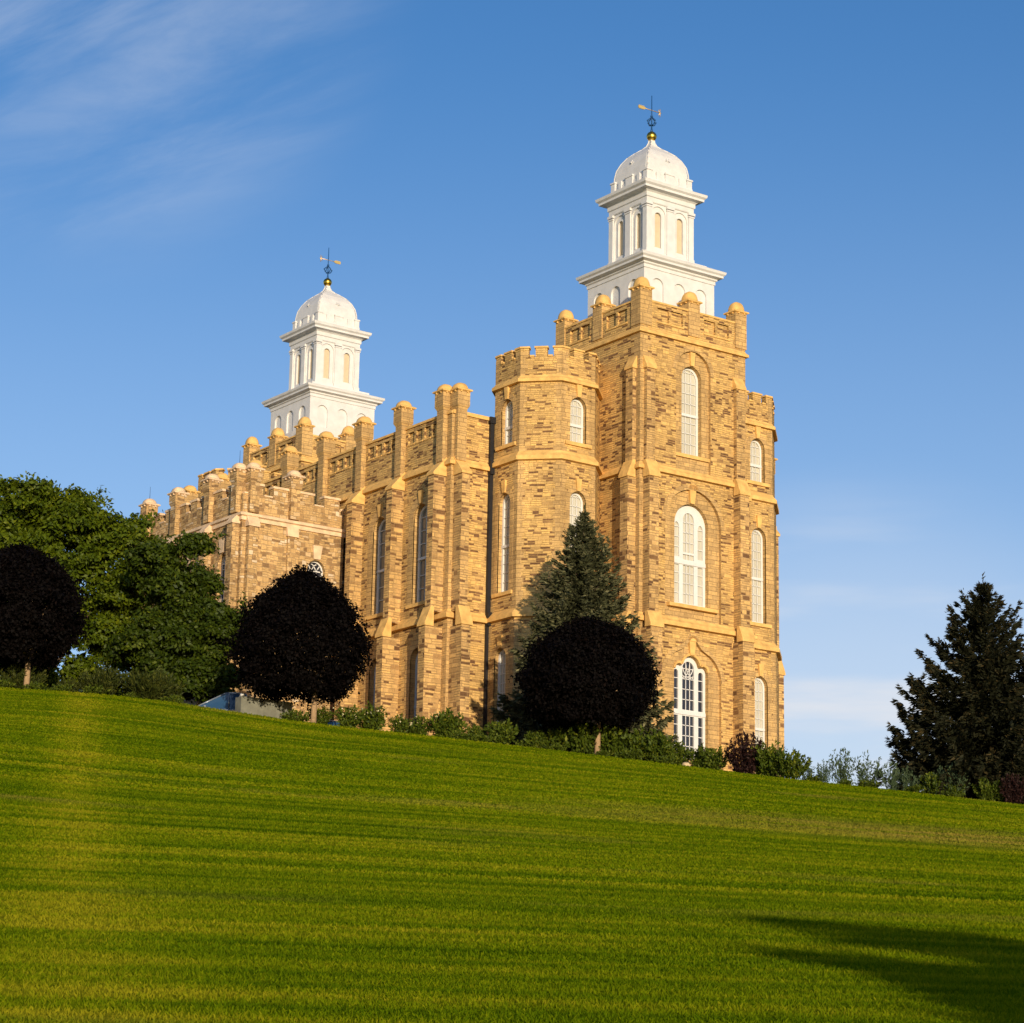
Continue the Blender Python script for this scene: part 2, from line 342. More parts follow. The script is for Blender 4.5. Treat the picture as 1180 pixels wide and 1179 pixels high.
def pointed(uc, hw, zb, zt):
    zs = zt-hw*1.5
    return dict(u0=uc-hw, u1=uc+hw, zb=zb, top=lambda u: zs+hw*1.5*math.sqrt(max(0, 1-(abs(u-uc)/hw)**1.5)), us=[uc-hw*math.cos(math.pi*i/12) for i in range(13)])
def rect(u0, u1, zb, zt): return dict(u0=u0, u1=u1, zb=zb, top=lambda u: zt, us=[u0, u1])
def shape(u0, u1, zb, fn, n=28): return dict(u0=u0, u1=u1, zb=zb, top=fn, us=[u0+(u1-u0)*(0.5-0.5*math.cos(math.pi*i/n)) for i in range(n+1)])
def plate(mb, F, u0, u1, zb, ztop, ops, d=0.0, dep=0.0, xs=()):
    fn = ztop if callable(ztop) else (lambda u: ztop)
    us = {round(u0, 5), round(u1, 5)}
    for o in ops: us |= {round(x, 5) for x in o['us'] if u0-1e-6 <= x <= u1+1e-6}
    us |= {round(x, 5) for x in xs if u0 <= x <= u1}; us = sorted(us); e = 1e-5
    for a, b in zip(us, us[1:]):
        if b-a < 1e-4: continue
        m = (a+b)/2; za, zb_ = zb, zb
        for o in sorted([o for o in ops if o['u0'] < m < o['u1']], key=lambda o: o['zb']):
            if o['zb']-za > 1e-4 or o['zb']-zb_ > 1e-4: mb.quad(F.p(a, za, d), F.p(b, zb_, d), F.p(b, o['zb'], d), F.p(a, o['zb'], d))
            za, zb_ = o['top'](a), o['top'](b)
        ta, tb = fn(a), fn(b)
        if ta-za > 1e-4 or tb-zb_ > 1e-4: mb.quad(F.p(a, za, d), F.p(b, zb_, d), F.p(b, tb, d), F.p(a, ta, d))
    if dep:
        for o in ops: reveal(mb, F, o, d, dep)
def outline(o):
    us = sorted(o['us']); return [(o['u0'], o['zb'])] + [(u, o['top'](u)) for u in us] + [(o['u1'], o['zb'])]
def reveal(mb, F, o, d, dep):
    L = outline(o); L.append(L[0])
    for (a, za), (b, zb) in zip(L, L[1:]):
        if abs(a-b)+abs(za-zb) < 1e-5: continue
        mb.quad(F.p(a, za, d), F.p(b, zb, d), F.p(b, zb, d-dep), F.p(a, za, d-dep))
def fill(mb, F, o, d):
    us = sorted(o['us'])
    for a, b in zip(us, us[1:]):
        if b-a > 1e-5: mb.quad(F.p(a, o['zb'], d), F.p(b, o['zb'], d), F.p(b, o['top'](b), d), F.p(a, o['top'](a), d))
def bar(mb, F, pts, w, d0, d1):
    for (a, za), (b, zb) in zip(pts, pts[1:]):
        t = Vector((b-a, zb-za)); L = t.length
        if L < 1e-5: continue
        n = Vector((-t.y, t.x))/L*w/2
        q = [(a+n.x, za+n.y), (a-n.x, za-n.y), (b-n.x, zb-n.y), (b+n.x, zb+n.y)]
        mb.quad(*[F.p(x, y, d1) for x, y in q])
        for i in range(4):
            (x, y), (x2, y2) = q[i], q[(i+1) % 4]; mb.quad(F.p(x, y, d1), F.p(x, y, d0), F.p(x2, y2, d0), F.p(x2, y2, d1))
def poly_offset(pts, d):
    """outward mitred offset of a counter-clockwise polygon"""
    n = len(pts); out = []
    for i in range(n):
        p, q, r = (Vector(pts[(i-1) % n]), Vector(pts[i]), Vector(pts[(i+1) % n]))
        a = (q-p).normalized(); b = (r-q).normalized(); na = Vector((a.y, -a.x)); nb = Vector((b.y, -b.x))
        m = (na+nb); m = m/max(m.length_squared, 1e-6)*2; out.append(tuple(q+m*d))
    return out
def band(mb, pts, prof, smooth=False):
    """sweep a (offset, z) profile round a closed footprint"""
    mb.loft([[(*q, z) for q in poly_offset(pts, d)] for d, z in prof], False, False, smooth=smooth)

# ================================================================== setting: terrain
GS = [-60, -34.8, -28.8, -22.4, -17.0, -12.0, -4.2, 5.6, 10.3, 15.0, 19.5, 27.4, 36, 60]
GZ = [25.2, 24.68, 24.24, 24.0, 23.38, 22.62, 21.97, 20.78, 20.09, 19.36, 18.78, 17.63, 16.6, 14.2]
GT = [141, 141, 141, 141, 141, 141, 141, 139.6, 138.2, 136.9, 135.5, 133, 131, 127]
FWX, FWY = math.sin(YAW), math.cos(YAW)
def ts(x, y): dx, dy = x-CAM.x, y-CAM.y; return dx*FWX+dy*FWY, dx*FWY-dy*FWX
def xy(t, s): return CAM.x+t*FWX+s*FWY, CAM.y+t*FWY-s*FWX
def crest(s): return float(np.interp(s, GS, GT)), float(np.interp(s, GS, GZ))
KC = 0.30
def gz_ts(t, s):
    # smooth the crest line a little
    tcs = zs = 0
    for ds, w in ((-3, .25), (0, .5), (3, .25)):
        a, b = crest(s+ds); tcs += a*w; zs += b*w
    # the crest profile counts in the direction of the slope, seen from the lawn's foot
    if t <= tcs:
        q = t/tcs; n = 1.0-(KC if q > 0 else 0.0)
        return -1.75 + (zs+1.75)*((1-KC)*q + (KC*q*q if q > 0 else 0.0))
    z = min(zs+0.085*(t-tcs), max(22.9, zs+0.25))
    if s < -8: z -= 0.6*min(1, max(0, (t-tcs-3.0)/2.0))*min(1, (-8-s)/4)
    if t > 300: z -= (t-300)*0.02
    return z
def gz(x, y): return gz_ts(*ts(x, y))
def ground_sheet(name, tvals, svals, mat, z0=0.0):
    nt, ns = len(tvals), len(svals); V = []; Fc = []
    for t in tvals:
        for s_ in svals:
            tt = t if not callable(t) else t(s_); x, y = xy(tt, s_); V.append((x, y, gz_ts(tt, s_)+z0))
    for i in range(nt-1):
        for j in range(ns-1):
            a = i*ns+j; Fc.append((a, a+1, a+ns+1, a+ns))
    me = bpy.data.meshes.new(name); me.from_pydata(V, [], Fc); me.polygons.foreach_set('use_smooth', [True]*len(Fc))
    return tag(link(name, me, mat), kind='structure')
SV = [-1500, -700, -300, -150, -100] + list(np.arange(-70, 71, 1.0)) + [100, 150, 300, 700, 1500]
ct = lambda off: (lambda s: crest(s)[0]+off)
lawn_t = [-400, -200, -120, -80, -60, -40, -25, -15, -8] + list(np.arange(-4, 125, 2.0)) + [ct(-5), ct(-3), ct(-1.5), ct(-0.6), ct(0), ct(0.5)]
ground_sheet('lawn', lawn_t, SV, 'turf')
ground_sheet('planting_bed', [ct(0.5), ct(1.2), ct(2.5), ct(4), ct(6), ct(9), ct(12), ct(16), ct(22), ct(30), ct(45), ct(70), 300, 420, 700, 1500, 3500], SV, 'bed_soil')

# ================================================================== the temple
W, LL = 9.16, 42.94
CX, CY = W/2, (W+LL)/2
T = empty('temple', (CX, CY, 22.8)); ORG[T] = Vector((CX, CY, 22.8))
tag(T, 'tan stone temple with battlements and two white domed towers on top of the lawn hill', 'temple')
ZB = 20.5
HW = 9.92           # north wall of the hall stands at x = -HW
YH = 7.3            # west wall of the hall
def half_turn(o):
    """the far end of the temple is the near end turned half round its centre"""
    c = copy_tree(o, None); c.parent = o.parent
    lo = o.location.copy(); c.location = (-lo.x, -lo.y, lo.z) if o.parent == T else lo
    c.rotation_euler = (0, 0, math.pi)
    return c

def muntins(mb, F, o, cols, rowh, d, w=0.045):
    for i in range(1, cols):
        u = o['u0']+(o['u1']-o['u0'])*i/cols; bar(mb, F, [(u, o['zb']), (u, o['top'](u))], w, d-0.04, d)
    z = o['zb']+rowh
    while z < o['top']((o['u0']+o['u1'])/2)-0.15:
        lo, hi = o['u0'], o['u1']
        us = [u for u in np.linspace(lo, hi, 41) if o['top'](u) >= z]
        if us: bar(mb, F, [(us[0], z), (us[-1], z)], w, d-0.04, d)
        z += rowh
def keystone(F, uc, z0, z1, wb, wt, d, parent, mat='sandstone', head=False):
    mb = MB()
    def blk(za, zc, wa, wc, dd):
        q0 = [F.p(uc-wa/2, za, d-0.1), F.p(uc+wa/2, za, d-0.1), F.p(uc+wa/2, za, d+dd), F.p(uc-wa/2, za, d+dd)]
        q1 = [F.p(uc-wc/2, zc, d-0.1), F.p(uc+wc/2, zc, d-0.1), F.p(uc+wc/2, zc, d+dd*1.3), F.p(uc-wc/2, zc, d+dd*1.3)]
        mb.loft([q0[::-1], q1[::-1]])
    blk(z0, z1, wb, wt, 0.12)
    if head:
        mb2 = []
        n = 14
        pts = [(uc+0.42*math.cos(math.pi*i/n), z1-0.02+0.36*math.sin(math.pi*i/n)) for i in range(n+1)]
        mb.quad(*[F.p(x, y, d+0.2) for x, y in pts])
        for (a, za), (b, zb) in zip(pts, pts[1:]+pts[:1]): mb.quad(F.p(a, za, d+0.2), F.p(b, zb, d+0.2), F.p(b, zb, d-0.05), F.p(a, za, d-0.05))
    return mb.build('keystone', mat, parent)
def sill(F, u0, u1, z, d, parent, mat='sandstone', h=0.24, out=0.14):
    mb = MB(); F.box(mb, u0, u1, z-h, z, d-0.35, d+out); return mb.build('sill', mat, parent)
def surround(F, o, w, d, parent, mat='dressed_stone', dep=0.5):
    mb = MB(); reveal(mb, F, o, 0.0, dep); L = outline(o)[1:-1]; uc = (o['u0']+o['u1'])/2; hw = (o['u1']-o['u0'])/2; zs = o['top'](o['u0'])
    k = (hw+w)/hw
    outer = [(uc+(a-uc)*k, zs+(z-zs)*k) for a, z in L]
    L = [(o['u0'], o['zb'])]+L+[(o['u1'], o['zb'])]; outer = [(o['u0']-w, o['zb'])]+outer+[(o['u1']+w, o['zb'])]
    for i in range(len(L)-1):
        a, b, c, e = L[i], L[i+1], outer[i+1], outer[i]
        if abs(a[0]-b[0])+abs(a[1]-b[1]) < 1e-6: continue
        mb.quad(F.p(*a, d), F.p(*b, d), F.p(*c, d), F.p(*e, d)); mb.quad(F.p(*e, d), F.p(*c, d), F.p(*c, d-0.1), F.p(*e, d-0.1))
        mb.quad(F.p(*a, d), F.p(*b, d), F.p(*b, d-0.1), F.p(*a, d-0.1))
    return mb.build('surround', mat, parent)
def sash_window(F, uc, hw, zb, zt, d, pane='curtained_glass', casing=0.17, cols=2, rowh=0.62, zm=None, parent=T, parts=True, sill_w=0.3, sz=0.0, ks=0.75, wall_d=None, sur=0.0, mat='sandstone'):
    """white arched sash window standing at depth d behind the wall face"""
    o = arch(uc, hw, zb, zt); zm = zm or (zb+(zt-zb)*0.45); c = casing
    lo = rect(uc-hw+c, uc+hw-c, zb+0.16, zm-0.10); hi = arch(uc, hw-c, zm+0.10, zt-c)
    mb = MB(); plate(mb, F, uc-hw, uc+hw, zb, o['top'], [lo, hi], d, 0.0, o['us'])
    reveal(mb, F, lo, d, 0.10); reveal(mb, F, hi, d, 0.10)
    F.box(mb, uc-hw+0.02, uc+hw-0.02, zm-0.09, zm+0.09, d-0.05, d+0.05)
    for q in (lo, hi):
        i = dict(q)
        muntins(mb, F, q, cols, rowh, d-0.03)
    w = mb.build('window', 'white_frame', parent)
    g = MB(); fill(g, F, o, d-0.10); g.build('pane', pane, w)
    wd = 0.0 if wall_d is None else wall_d
    if parts:
        sill(F, uc-hw-sill_w, uc+hw+sill_w, zb, wd, w, mat)
        if sur: surround(F, o, sur, wd+0.025, w, 'dressed_stone' if mat == 'sandstone' else 'annex_stone')
        if ks: keystone(F, uc, zt+0.02, zt+ks, 0.30, 0.44, wd, w, mat)
    return w
STR_PROF = lambda z0, z1, o: [(0.0, z0), (o, z0+0.02), (o, z0+(z1-z0)*0.45), (o*0.35, z1-(z1-z0)*0.28), (0.0, z1)]
def pinnacle(x, y, hwid, z0, zhead, zeave, ztop, parent, head=0.12, mat='dressed_stone', capmat='sandstone', rod=False, corb=True):
    mb = MB(); sq = lambda h, z: [(x-h, y-h, z), (x+h, y-h, z), (x+h, y+h, z), (x-h, y+h, z)]
    if zhead: mb.loft([sq(hwid, z0), sq(hwid, zhead-0.22), sq(hwid+head, zhead), sq(hwid+head, zeave)], True, True)
    else: mb.loft([sq(hwid, z0), sq(hwid, zeave)], True, True)
    p = mb.build('pinnacle', mat, parent)
    c = MB(); h = hwid+(head if zhead else 0.0)
    c.loft([sq(h+0.02, zeave-0.04), sq(h+0.13, zeave+0.02), sq(h+0.13, zeave+0.10), sq(h+0.02, zeave+0.17)], True, True)
    for s_ in (-1, 1):      # round-headed gable on each side of the cap
        for ax in (0, 1):
            for i in range(10):
                a0, a1 = math.pi*i/10, math.pi*(i+1)/10; rr = h*0.62
                def q(a, dd, r=rr):
                    uu, zz = r*math.cos(a), zeave-0.12+r*0.85*math.sin(a)
                    return (x+uu, y+s_*dd, zz) if ax == 0 else (x+s_*dd, y+uu, zz)
                c.quad(q(a0, h+0.09), q(a1, h+0.09), q(a1, h*0.2), q(a0, h*0.2)); c.quad(q(a0, h+0.09), q(a1, h+0.09), q(a1, h+0.09, rr*.72), q(a0, h+0.09, rr*.72))
                c.quad(q(a0, h+0.09, rr*.72), q(a1, h+0.09, rr*.72), q(a1, h, rr*.72), q(a0, h, rr*.72))
    n = 16; rings = []
    H = ztop+0.06-(zeave+0.12)
    for i in range(8):
        t = i/7*math.pi/2; k = (h-0.01)*math.cos(t)**0.8 if i < 7 else 0.03
        ring = []
        for j in range(n):
            a = 2*math.pi*j/n+math.pi/n; m = max(abs(math.cos(a)), abs(math.sin(a))); e = 0.65
            rr = k*(e/m+(1-e)*1.12); ring.append((x+rr*math.cos(a), y+rr*math.sin(a), zeave+0.12+H*math.sin(t)))
        rings.append(ring)
    c.loft(rings, True, True, smooth=True)
    c.build('cap', capmat, p)
    if rod:
        r = MB(); r.tube((x, y, ztop-0.05), (x, y, ztop+0.95), 0.018, 0.01, 6); r.build('lightning_rod', 'dark_iron', p)
    return p
def buttress(F, uc, stages, parent, d_wall=0.0, mat='buttress_stone', capmat='sandstone'):
    """stages: (half width, depth, z0, z1, z_cap_top) from the bottom up"""
    mb = MB(); cps = []
    for i, (hw, dp, z0, z1, zc) in enumerate(stages):
        nxt = stages[i+1][1] if i+1 < len(stages) else -0.02
        F.box(mb, uc-hw, uc+hw, z0, z1, d_wall-0.3, d_wall+dp)
        o = 0.09
        P = lambda u, z, d: F.p(u, z, d_wall+d)
        q0 = [P(uc-hw-o, z1, nxt-0.2), P(uc-hw-o, z1, dp+o), P(uc+hw+o, z1, dp+o), P(uc+hw+o, z1, nxt-0.2)]
        q1 = [P(uc-hw-o, z1+0.17, nxt-0.2), P(uc-hw-o, z1+0.17, dp+o), P(uc+hw+o, z1+0.17, dp+o), P(uc+hw+o, z1+0.17, nxt-0.2)]
        q2 = [P(uc-hw-o, zc, nxt-0.2), P(uc-hw-o, zc, nxt+0.04), P(uc+hw+o, zc, nxt+0.04), P(uc+hw+o, zc, nxt-0.2)]
        cp = MB(); cp.loft([q0, q1, q2]); cps.append(cp)
    b = mb.build('buttress', mat, parent)
    for cp in cps: cp.build('cap', capmat, b)
    return b
def blind_parapet(mb, F, u0, u1, z0, z1, notches, d=0.0, nh=0.95, nw=0.5, dep=0.16):
    ops = [rect(u-nw, u+nw, z1-0.28-nh, z1-0.28) for u in notches]
    plate(mb, F, u0, u1, z0, z1, ops, d, dep)
    for o in ops: fill(mb, F, o, d-dep)
    return ops

# ---------------- square end tower (near end)
def end_tower():
    tw = MB(); ax = MB()
    Ff = Face(0, 0, 0, -1); Fn = Face(0, 0, -1, 0); Fs = Face(W, 0, 1, 0)
    mould = []
    LOW, MID, TOP = (ZB, 32.6), (32.6, 42.9), (42.9, 52.2)
    c = CX
    def hood3(u):
        v = abs(u-c)/2.4; return 29.2+2.0*math.sqrt(max(0, 1-v**2.4))+0.75*math.exp(-(v/0.22)**2)
    def tref(u):
        v = abs(u-c); a = 29.95+0.82*math.sqrt(max(0, 1-(v/0.80)**2)) if v < 0.80 else 0
        w = abs(v-1.02); b = 29.75+0.42*math.sqrt(max(0, 1-(w/0.43)**2)) if w < 0.43 else 29.75
        return max(a, b)
    H1 = arch(c, 1.5, 42.9, 51.55); H2 = arch(c, 2.4, 33.0, 41.95); H3 = shape(c-2.4, c+2.4, ZB, hood3, 40)
    O1 = arch(c, 0.86, 44.35, 50.55); O2 = arch(c, 1.45, 34.1, 41.0); O3 = shape(c-1.45, c+1.45, 24.0, tref, 44)
    for (z0, z1), h, o in ((LOW, H3, O3), (MID, H2, O2), (TOP, H1, O1)):
        plate(tw, Ff, 0, W, z0, z1, [h], 0, 0.0)
        reveal(ax, Ff, h, 0, 0.2)
        plate(ax, Ff, h['u0'], h['u1'], h['zb'], h['top'], [o], -0.2, 0.42, h['us'])
        # dressed ring round the recess
        L = outline(h)[1:-1]; uc = c; hw = h['u1']-c; k = (hw+0.32)/hw; zs = h['top'](h['u0'])
        for (a, za), (b, zb) in zip(L, L[1:]):
            q = [(a, za), (b, zb), (uc+(b-uc)*k, zs+(zb-zs)*k+0.02), (uc+(a-uc)*k, zs+(za-zs)*k+0.02)]
            ax.quad(*[Ff.p(x, y, 0.03) for x, y in q]); ax.quad(Ff.p(*q[3], .03), Ff.p(*q[2], .03), Ff.p(*q[2], -.05), Ff.p(*q[3], -.05))
    for z0, z1 in (LOW, MID, TOP):
        tw.quad(Fn.p(-W-0.0, z0), Fn.p(0, z0), Fn.p(0, z1), Fn.p(-W, z1)); tw.quad(Fs.p(0, z0), Fs.p(W, z0), Fs.p(W, z1), Fs.p(0, z1))
    Fe = Face(0, W, 0, 1); tw.quad(Fe.p(-W, 40), Fe.p(0, 40), Fe.p(0, 52.2), Fe.p(-W, 52.2))
    t = tw.build('tower', 'rubble_stone', T)
    ax.build('window_recess', 'dressed_stone', t)
    # quoins: dressed corner strips
    e = 0.018
    for x0, y0 in ((0, 0), (W, 0)):
        qn = MB(); s_ = 1 if x0 == 0 else -1
        for i in range(int((54.5-ZB)/0.42)):
            z0 = ZB+i*0.42; a = 0.95 if i % 2 else 0.62; b = 0.62 if i % 2 else 0.95
            xa, xb = sorted((x0-s_*e, x0+s_*a)); qn.box(xa, xb, -e, b, z0+0.004, z0+0.416)
        qn.build('quoin', 'dressed_stone', t)
    sq = [(0, 0), (W, 0), (W, W), (0, W)]
    for z0, z1, o in ((32.5, 33.15, 0.30), (42.65, 43.2, 0.24), (52.02, 52.46, 0.20)):
        st = MB(); band(st, sq, STR_PROF(z0, z1, o)); st.build('string_course', 'sandstone', t)
    # parapet with blind notches on all four sides
    pp = MB(); cpm = MB()
    for F, base in ((Ff, 0), (Fn, -W), (Fs, 0), (Fe, -W)):
        nts = [base+x for x in (1.95, 3.15, W-3.15, W-1.95)]
        ops = blind_parapet(pp, F, base, base+W, 52.3, 54.3, nts, 0.0)
        F.box(cpm, base-0.05, base+W+0.05, 54.3, 54.43, -0.5, 0.06)
        for o in ops: F.box(cpm, o['u0']-0.06, o['u1']+0.06, o['zb']-0.12, o['zb'], -0.12, 0.06)
        pp.quad(F.p(base+.4, 52.3, -0.45), F.p(base+W-.4, 52.3, -0.45), F.p(base+W-.4, 54.3, -0.45), F.p(base+.4, 54.3, -0.45))
    p_ = pp.build('parapet', 'rubble_stone', t); cpm.build('coping', 'sandstone', t)
    rf = MB(); rf.quad((0.3, 0.3, 53.2), (W-.3, .3, 53.2), (W-.3, W-.3, 53.2), (.3, W-.3, 53.2)); rf.build('roof', 'roof_felt', t)
    for x, y, zt in ((.41, .41, 55.95), (c, .41, 55.8), (W-.41, .41, 55.95), (.41, c, 55.8), (.41, W-.41, 55.8), (W-.41, c, 55.8), (W-.41, W-.41, 55.8), (c, W-.41, 55.8)):
        hw = 0.50
        pinnacle(x, y, hw, 52.6, None, zt-0.78, zt+0.03, T)
    # angle buttresses at the two outer corners
    ST = [(0.48, 1.0, ZB, 32.05, 33.1), (0.39, 0.70, 32.9, 42.1, 43.25), (0.36, 0.32, 43.0, 49.55, 50.45)]
    bs = [buttress(Ff, 0.68, ST, T), buttress(Ff, W-0.68, ST, T), buttress(Fn, -0.75, ST, T), buttress(Fs, 0.75, ST, T)]
    # windows
    sash_window(Ff, c, 0.86, 44.35, 50.55, -0.55, cols=3, rowh=0.72, zm=47.2, wall_d=-0.2, sill_w=0.62, ks=0.95)
    # big three-light window
    def triple(o, zb, zt, ztr, pane, lights, extra=None, name='window', traceryz=None):
        mb = MB(); d = -0.5
        plate(mb, Ff, o['u0'], o['u1'], zb, o['top'], lights, d, 0.12, o['us'])
        for q in lights: muntins(mb, Ff, q, 3 if q['u1']-q['u0'] > 0.8 else 1, 0.68, d-0.04, 0.05)
        Ff.box(mb, o['u0']+.02, o['u1']-.02, ztr-0.13, ztr+0.13, d-0.05, d+0.07)
        if traceryz:
            z0 = traceryz
            for i in range(4):
                for sgn in (1, -1):
                    u0 = c-0.46+i*0.307; pts = [(u0+sgn*0.62*math.sin(t*math.pi/2)*1.0, z0+0.62*(1-math.cos(t*math.pi/2))*1.0+0.28*t) for t in np.linspace(0, 1, 7)]
                    top = lights_c['top']
                    pts = [p for p in pts if lights_c['u0'] < p[0] < lights_c['u1'] and p[1] < top(p[0])]
                    bar(mb, Ff, pts, 0.05, d-0.08, d-0.03)
        w = mb.build(name, 'white_frame', T)
        g = MB(); fill(g, Ff, o, d-0.12); g.build('pane', pane, w); return w
    lw = 0.47
    L2 = [rect(c-lw, c+lw, 34.3, 36.88), arch(c, lw, 37.75, 40.45), rect(c-lw, c+lw, 37.25, 37.62), rect(c-1.24, c-0.80, 34.3, 36.88), rect(c+0.80, c+1.24, 34.3, 36.88),
          pointed(c-1.02, 0.22, 37.4, 39.75), pointed(c+1.02, 0.22, 37.4, 39.75)]
    w2 = triple(O2, 34.1, 41.0, 37.05, 'curtained_glass', L2)
    sill(Ff, c-2.1, c+2.1, 34.1, -0.2, w2, out=0.32); keystone(Ff, c, 41.02, 42.0, 0.36, 0.56, -0.17, w2, head=True)
    lights_c = arch(c, 0.50, 27.25, 30.45)
    L3 = [rect(c-0.5, c+0.5, 24.2, 26.85), lights_c, rect(c-1.25, c-0.86, 24.2, 26.85), rect(c+0.86, c+1.25, 24.2, 26.85), arch(c-1.05, 0.2, 27.25, 29.85), arch(c+1.05, 0.2, 27.25, 29.85)]
    w3 = triple(O3, 24.0, 30.8, 27.05, 'dark_glass', L3, traceryz=29.35)
    keystone(Ff, c, 30.82, 31.75, 0.36, 0.56, -0.17, w3, head=True)
    # moulded label over the ground-floor window
    lb = MB(); bar(lb, Ff, [(u, tref(u)+0.10) for u in np.linspace(c-1.45, c+1.45, 41)], 0.16, -0.3, -0.12); lb.build('hood_mould', 'sandstone', w3)
    return t
# ---------------- octagonal turret
def turret(cx, cy, win_faces):
    mb = MB(); st = MB(); cp = MB()
    A = (3.52, 3.42, 3.34)
    oct_ = lambda a: [(cx+a/math.cos(math.pi/8)*math.cos(math.pi/8+i*math.pi/4), cy+a/math.cos(math.pi/8)*math.sin(math.pi/8+i*math.pi/4)) for i in range(8)]
    STG = ((ZB, 32.6, A[0], (24.0, 30.65, 27.1)), (32.6, 43.1, A[1], (34.35, 41.0, 37.5)), (43.1, 48.5, A[2], (44.3, 47.4, 45.55)))
    wins = []
    for i in range(8):
        ang = i*math.pi/4; nx, ny = round(math.cos(ang), 6), round(math.sin(ang), 6); has = i in win_faces
        for z0, z1, a, (wb, wt, wm) in STG:
            F = Face(cx+a*nx, cy+a*ny, nx, ny); s_ = a*math.tan(math.pi/8)
            ops = [arch(0, 0.66, wb, wt)] if has else []
            plate(mb, F, -s_, s_, z0, z1, ops, 0, 0.0)
            if has: wins.append((F, wb, wt, wm))
    t = mb.build('turret', 'rubble_stone', T)
    for a, pf in ((A[1], [(0.10, 32.45), (0.34, 32.5), (0.34, 32.75), (0.12, 33.0), (0.0, 33.15)]), (A[2], [(0.08, 42.9), (0.30, 42.95), (0.30, 43.2), (0.12, 43.4), (0.0, 43.6)]), (A[2], STR_PROF(48.25, 48.75, 0.24))):
        st = MB(); band(st, oct_(a), pf); st.build('string_course', 'sandstone', t)
    # quoins on every corner
    qn = MB()
    for z0, z1, a, _ in STG + ((48.7, 50.6, A[2], None),):
        for i in range(8):
            ang = i*math.pi/4; F = Face(cx+a*math.cos(ang), cy+a*math.sin(ang), math.cos(ang), math.sin(ang)); s_ = a*math.tan(math.pi/8)
            for j in range(int((z1-z0)/0.42)):
                wq = 0.5 if j % 2 else 0.34; za = z0+j*0.42
                for u0, u1 in ((-s_, -s_+wq), (s_-wq, s_)): qn.quad(F.p(u0, za, .015), F.p(u1, za, .015), F.p(u1, za+.41, .015), F.p(u0, za+.41, .015))
    qn.build('quoin', 'dressed_stone', t)
    pr = MB(); a = A[2]; th = 0.45
    for i in range(8):
        ang = i*math.pi/4; F = Face(cx+a*math.cos(ang), cy+a*math.sin(ang), math.cos(ang), math.sin(ang)); s_ = a*math.tan(math.pi/8); si = (a-th)*math.tan(math.pi/8)
        # merlon layout on one side
        m0, m1, m2 = s_*0.60, s_*0.28, 50.0
        segs = ((-s_, -m0, 50.6), (-m0, -m1, 50.0), (-m1, m1, 50.6), (m1, m0, 50.0), (m0, s_, 50.6))
        for u0, u1, z in segs:
            v0 = max(u0, -si) if u0 == -s_ else u0; v1 = min(u1, si) if u1 == s_ else u1
            pr.quad(F.p(u0, 48.5), F.p(u1, 48.5), F.p(u1, z), F.p(u0, z)); pr.quad(F.p(v1, 48.5, -th), F.p(v0, 48.5, -th), F.p(v0, z, -th), F.p(v1, z, -th))
            for ue, ve in ((u0, v0), (u1, v1)):
                if abs(ue) < s_-1e-6 and z > 50.3: pr.quad(F.p(ue, 50.0), F.p(ue, 50.6), F.p(ve, 50.6, -th), F.p(ve, 50.0, -th))
            o = 0.07; x0 = u0-(0 if u0 == -s_ else o*(1 if z > 50.3 else -1)); x1 = u1+(0 if u1 == s_ else o*(1 if z > 50.3 else -1))
            k = (a+o)/a; y0 = x0*k if u0 == -s_ else x0; y1 = x1*k if u1 == s_ else x1
            q = lambda zz: [F.p(y0, zz, o), F.p(y1, zz, o), F.p(v1 if u1 == s_ else x1, zz, -th-0.03), F.p(v0 if u0 == -s_ else x0, zz, -th-0.03)]
            cp.loft([q(z), q(z+0.12)])
    pr.build('parapet', 'rubble_stone', t); cp.build('coping', 'sandstone', t)
    rf = MB(); rf.quad(*[(*p, 49.2) for p in oct_(A[2]-0.1)]); rf.build('roof', 'roof_felt', t)
    for F, wb, wt, wm in wins:
        sash_window(F, 0, 0.66, wb, wt, -0.32, zm=wm, cols=3, rowh=0.62, casing=0.15, sill_w=0.42, sur=0.38, ks=0.85)
    return t
